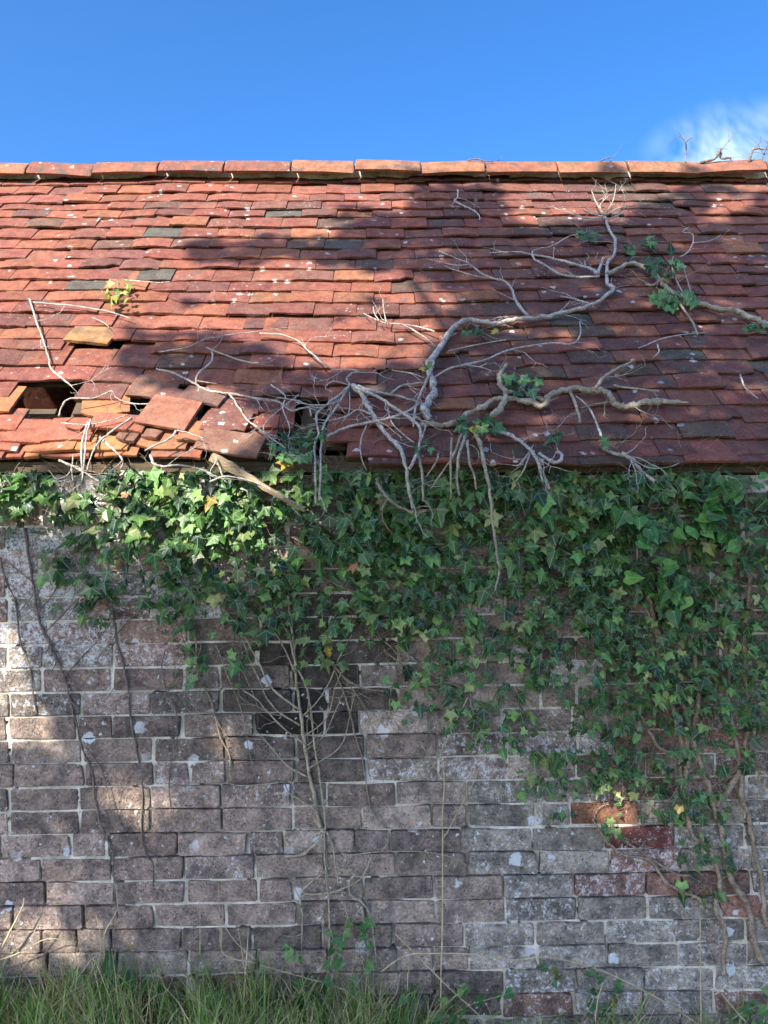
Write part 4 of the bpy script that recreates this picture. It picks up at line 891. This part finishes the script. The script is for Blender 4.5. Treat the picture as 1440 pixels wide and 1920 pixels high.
# ------------------------------------------------------------------ weeds and grass at the foot of the wall
WL = [leaf_mesh(i + 60, 'blade', 'leaf', M_WEED) for i in range(5)]; WH = [leaf_mesh(i + 70, 'heart', 'leaf', M_WEED) for i in range(5)]
def weed(label, px, lines, seed, kind='heart', size=26, cols=(G2, G3), h=0.06, cat='weed'):
    rs = random.Random(seed); e = empty('weed', onwall(px, 1915, h), label, cat)
    mb = MB()
    for pts, n in lines:
        P = [onwall(x, y, h + rs.uniform(-.01, .01)) for x, y in pts]
        pp, ro = tube(mb, P, radii(len(P), 0.0022, 0.0012), 5, 4, .1)
        for i in range(n):
            p = pp[min(len(pp) - 1, int((0.15 + 0.85 * (i + rs.random() * 0.6) / n) * len(pp)))]
            sz = size * PM(p) * rs.uniform(.75, 1.2)
            M = Matrix.Translation(p) @ Matrix.Rotation(rs.gauss(0, .6), 4, 'Z') @ Matrix.Rotation(rs.uniform(-0.9, 0.0), 4, 'X') @ Matrix.Rotation(rs.choice((-1, 1)) * rs.uniform(.5, 2.2), 4, 'Y') @ Matrix.Scale(sz, 4)
            o = link('leaf', rs.choice(WH if kind == 'heart' else WL), e); o.matrix_basis = M; c = rs.choice(cols); k = rs.uniform(.8, 1.2); o.color = (c[0] * k, c[1] * k, c[2] * k, 1)
    mb.build('stem', M_OLIVE, e, True)
weed('leafy green bindweed climbing the bricks by the coiled stem', 640, [([(600,1900),(620,1840),(640,1780),(650,1720)], 9), ([(640,1880),(680,1830),(690,1770),(680,1720)], 8), ([(575,1890),(560,1800),(535,1770)], 6), ([(600,1860),(625,1790),(620,1740)], 5)], 1, 'heart', 21)
weed('creeping weed with round leaves beside the tall upright stalk', 870, [([(800,1915),(850,1870),(880,1850)], 6), ([(830,1915),(880,1885),(930,1870),(960,1860)], 7), ([(740,1900),(760,1870),(775,1860)], 4)], 2, 'heart', 20)
weed('small leafy weed sprouting low on the right-hand bricks', 1060, [([(1090,1915),(1110,1880),(1120,1840),(1100,1815)], 9), ([(1120,1915),(1150,1880),(1165,1845)], 7), ([(1030,1850),(1040,1825),(1020,1810)], 4)], 3, 'heart', 19, (G2, G1, (0.12, 0.15, 0.03)))
weed('low bright weed in the bottom right corner', 1400, [([(1360,1920),(1390,1900),(1420,1885)], 6), ([(1430,1925),(1440,1880),(1445,1850)], 6)], 4, 'heart', 21)
weed('tall toothed dock leaf standing in the grass at the left', 205, [([(205,1900),(205,1850),(204,1800)], 1)], 5, 'blade', 10, (G2,))
weed('broad-leaved weed low in the grass left of centre', 500, [([(520,1925),(545,1895),(560,1870)], 6), ([(480,1925),(470,1890),(500,1860)], 5), ([(180,1925),(230,1880),(260,1850)], 5)], 6, 'blade', 60, (G2, (0.03, 0.10, 0.03)))
weed('rosette of wide green leaves at the bottom left', 300, [([(280,1930),(300,1890),(310,1860)], 6), ([(160,1930),(150,1880),(155,1840)], 5), ([(330,1930),(390,1880),(420,1860)], 4)], 7, 'blade', 56, (G2, G3))
# the dock's own long leaf
rsd = random.Random(2); d0 = [o for o in bpy.data.objects if o.get('label', '').startswith('tall toothed dock')][0]
m_ = MB(); V = []; A_ = []
for i in range(13):
    t = i / 12; w = 0.024 * math.sin(math.pi * min(1, 0.12 + t * 0.86)) ** 0.7 * (1 + 0.16 * (i % 2))
    c = onwall(204 + 3 * math.sin(t * 3), 1880 - 98 * t, 0.07 - 0.02 * t * t); V += [c + Vector((-w, -0.006, 0)), c, c + Vector((w, -0.006, 0))]; A_ += [0, 1, 0]
m_.add(V, [(i * 3 + q, i * 3 + q + 1, i * 3 + q + 4, i * 3 + q + 3) for i in range(12) for q in (0, 1)], None, A_)
o = m_.build('leaf', M_WEED, d0); o.color = (0.045, 0.125, 0.04, 1)

rs = random.Random(31); gr = MB()
def blade(x, y, hgt, lean, wid, col):
    z = ground_z(x, y); a = rs.uniform(0, 6.28); dx, dy = math.cos(a) * lean, math.sin(a) * lean * 0.7; b = rs.uniform(0, 3.14); wx, wy = math.cos(b) * wid, math.sin(b) * wid
    V = []
    for t, ww in ((0, 1), (0.4, 0.9), (0.75, 0.6), (1, 0.06)):
        q = t ** 1.9; p = Vector((x + dx * q, min(-0.004, y + dy * q), z - 0.01 + hgt * (t - 0.30 * lean / max(0.05, hgt) * q)))
        V += [p + Vector((-wx * ww, -wy * ww, 0)), p + Vector((wx * ww, wy * ww, 0))]
    for v in V: v.y = min(v.y, -0.003)
    gr.add(V, [(0, 1, 3, 2), (2, 3, 5, 4), (4, 5, 7, 6)], col, [0.5] * 8)
for i in range(12500):
    px = rs.uniform(-260, 1700); x = (px - CX) / PXM; y = -0.02 - abs(rs.gauss(0, 0.20))
    dn = interp(px, [0, 480, 600, 720, 800, 900, 1440], [.9, .9, .85, .65, .5, .45, .55])
    if rs.random() > dn * (0.75 + 0.8 * fbm((x * 5, y * 5, 2), 2)): continue
    hh = interp(px, [0, 240, 480, 700, 800, 1440], [.185, .20, .21, .20, .14, .125]) * rs.uniform(0.4, 1.15) * (1.0 + 0.55 * fbm((x * 6, y * 3, 5), 2))
    dry = rs.random() < (0.36 + 0.25 * (fbm((x * 4, y * 4, 9), 2) > 0.12))
    c = rs.choice([(0.50, 0.42, 0.26), (0.60, 0.52, 0.35), (0.38, 0.29, 0.17)]) if dry else rs.choice([(0.18, 0.30, 0.08), (0.23, 0.36, 0.10), (0.30, 0.42, 0.15), (0.12, 0.23, 0.06)])
    k = rs.uniform(.8, 1.2)
    blade(x, y, hh * (1.1 if dry else 1), rs.uniform(0.02, 0.13) * (1.5 if dry else 1), rs.uniform(0.0012, 0.0034) * (0.55 if dry else 1), (c[0] * k, c[1] * k, c[2] * k, 1))
tag(gr.build('grass', M_GRASS), 'tall uncut grass mixed with bleached straw along the foot of the wall', 'grass', None, 'stuff')

# ------------------------------------------------------------------ the tree behind the viewer whose crown shades most of the wall
LITP = [[(-400, 290), (800, 290), (775, 345), (760, 380), (700, 395), (650, 425), (600, 445), (480, 452), (350, 450), (335, 466), (350, 486), (480, 490), (560, 488), (620, 498), (770, 505), (850, 540), (830, 630), (775, 665), (700, 690), (600, 700), (500, 660), (420, 640), (330, 606), (240, 600), (222, 650), (226, 680), (250, 722), (420, 732), (510, 790), (540, 905), (-400, 905)],
        [(940, 330), (1285, 330), (1275, 362), (1180, 388), (1172, 418), (955, 418), (935, 380)],
        [(-400, 870), (610, 870), (620, 980), (560, 1095), (320, 1090), (210, 1070), (170, 1010), (0, 1000), (-400, 1000)]]
LITE = [(1380, 380, 55, 16), (1320, 402, 34, 14), (1430, 352, 60, 18), (1045, 642, 22, 13), (785, 640, 40, 36), (1420, 717, 20, 14), (1145, 797, 16, 9), (1155, 838, 26, 10), (965, 605, 32, 20),
        (5, 1290, 42, 75), (45, 1375, 40, 30), (222, 1490, 30, 24), (262, 1530, 34, 22), (412, 1398, 22, 32), (110, 1548, 18, 14), (1180, 1525, 50, 24), (75, 1755, 55, 36), (385, 1762, 34, 20), (190, 1728, 34, 22), (110, 1662, 26, 16), (335, 1492, 26, 20), (1436, 990, 14, 60), (1010, 1640, 22, 12), (1290, 1545, 16, 12), (690, 1440, 16, 12)]
DARKE = [(410, 474, 50, 10), (655, 398, 26, 6), (643, 455, 26, 8), (720, 560, 40, 6), (365, 566, 24, 6), (630, 605, 26, 6), (520, 668, 50, 7), (320, 1000, 20, 10), (400, 930, 14, 12), (160, 915, 18, 16), (90, 900, 20, 10), (500, 900, 16, 20), (1150, 350, 24, 8)]
def shaded(px, py, p):
    n1, n2 = fbm((p.x * 5, p.z * 5, 11), 3) * 26, fbm((p.x * 5, p.z * 5, 23), 3) * 20
    x, y = px + n1, py + n2
    if any(((x - a) / c) ** 2 + ((y - b) / d) ** 2 < 1 for a, b, c, d in DARKE): return True
    if py < 866 and y < 344: return False
    if any(((x - a) / c) ** 2 + ((y - b) / d) ** 2 < (2.7 if py > 1100 else 1) for a, b, c, d in LITE): return False
    return not any(inpoly(x, y, q) for q in LITP)
rs = random.Random(9); crown = MB(); pts = []
def hang(p, side):
    t = 4.6 + 1.8 * rs.random(); c = p + SUN * t + Vector((rs.gauss(0, .012), rs.gauss(0, .012), rs.gauss(0, .012)))
    pts.append(c)
    q = SUN.to_track_quat('Z', 'Y').to_matrix().to_4x4() @ Matrix.Rotation(rs.uniform(0, 6.28), 4, 'Z') @ Matrix.Rotation(rs.gauss(0, .6), 4, 'X')
    l, w = side * rs.uniform(.8, 1.2), side * 0.62
    V = [Matrix.Translation(c) @ q @ Vector(v) for v in ((0, -l * .6, 0), (w * .55, -l * .1, .006), (w * .3, l * .35, 0), (0, l * .65, 0), (-w * .3, l * .35, 0), (-w * .55, -l * .1, .006))]
    k = rs.uniform(.8, 1.25); crown.add(V, [(0, 1, 2, 3), (0, 3, 4, 5)], (0.08 * k, 0.14 * k, 0.045 * k, 1), [.3] * 6)
stp = 0.036
for i in range(int(4.4 / stp)):
    x = -1.9 + i * stp
    for j in range(int(2.05 / stp)):
        p = roofpt(x + rs.uniform(-.5, .5) * stp, j * stp + rs.uniform(0, 1) * stp); px, py = topx(p)
        if shaded(px, py, p) and rs.random() < 0.99: hang(p, 0.088)
    for j in range(int(2.2 / stp)):
        p = Vector((x + rs.uniform(-.5, .5) * stp, 0, 1.76 - (j + rs.random()) * stp)); px, py = topx(p)
        if shaded(px, py, p): hang(p, 0.098)
    for j in range(10):
        p = Vector((x + rs.uniform(-.5, .5) * stp, -(j + rs.random()) * 0.06, 0.02)); hang(p, 0.125) if rs.random() < .9 else None
cc = sum(pts, Vector()) / len(pts)
tree = empty('tree', (cc.x + 1.3, cc.y - 0.9, 0), 'broad leafy tree standing behind the viewer, throwing dappled shade on the building', 'tree')
tag(crown.build('crown', M_TREE, tree), kind='stuff')
mb = MB(); b0 = Vector((cc.x + 1.3, cc.y - 0.9, -0.05)); fork = Vector((cc.x + 0.9, cc.y - 0.7, cc.z - 1.6))
tube(mb, [b0, b0 + Vector((-.05, .03, .5)), lerp(b0, fork, .5), fork], [.26, .19, .16, .13], 10, 5, .06)
mb.build('trunk', M_TRUNK, tree, True)
for i in range(9):
    q = rs.choice(pts); m_ = lerp(fork, q, .5) + Vector((rs.uniform(-.2, .2), rs.uniform(-.2, .2), rs.uniform(0, .3)))
    mb = MB(); pp, ro = tube(mb, [fork - Vector((0, 0, .05)), m_, q], [.06, .035, .008], 7, 6, .08)
    for _ in range(5): w0 = pp[rs.randrange(4, len(pp))]; tube(mb, [w0, lerp(w0, rs.choice(pts), .25)], [.012, .008, .003], 5, 3)
    mb.build('limb', M_TRUNK, tree, True)
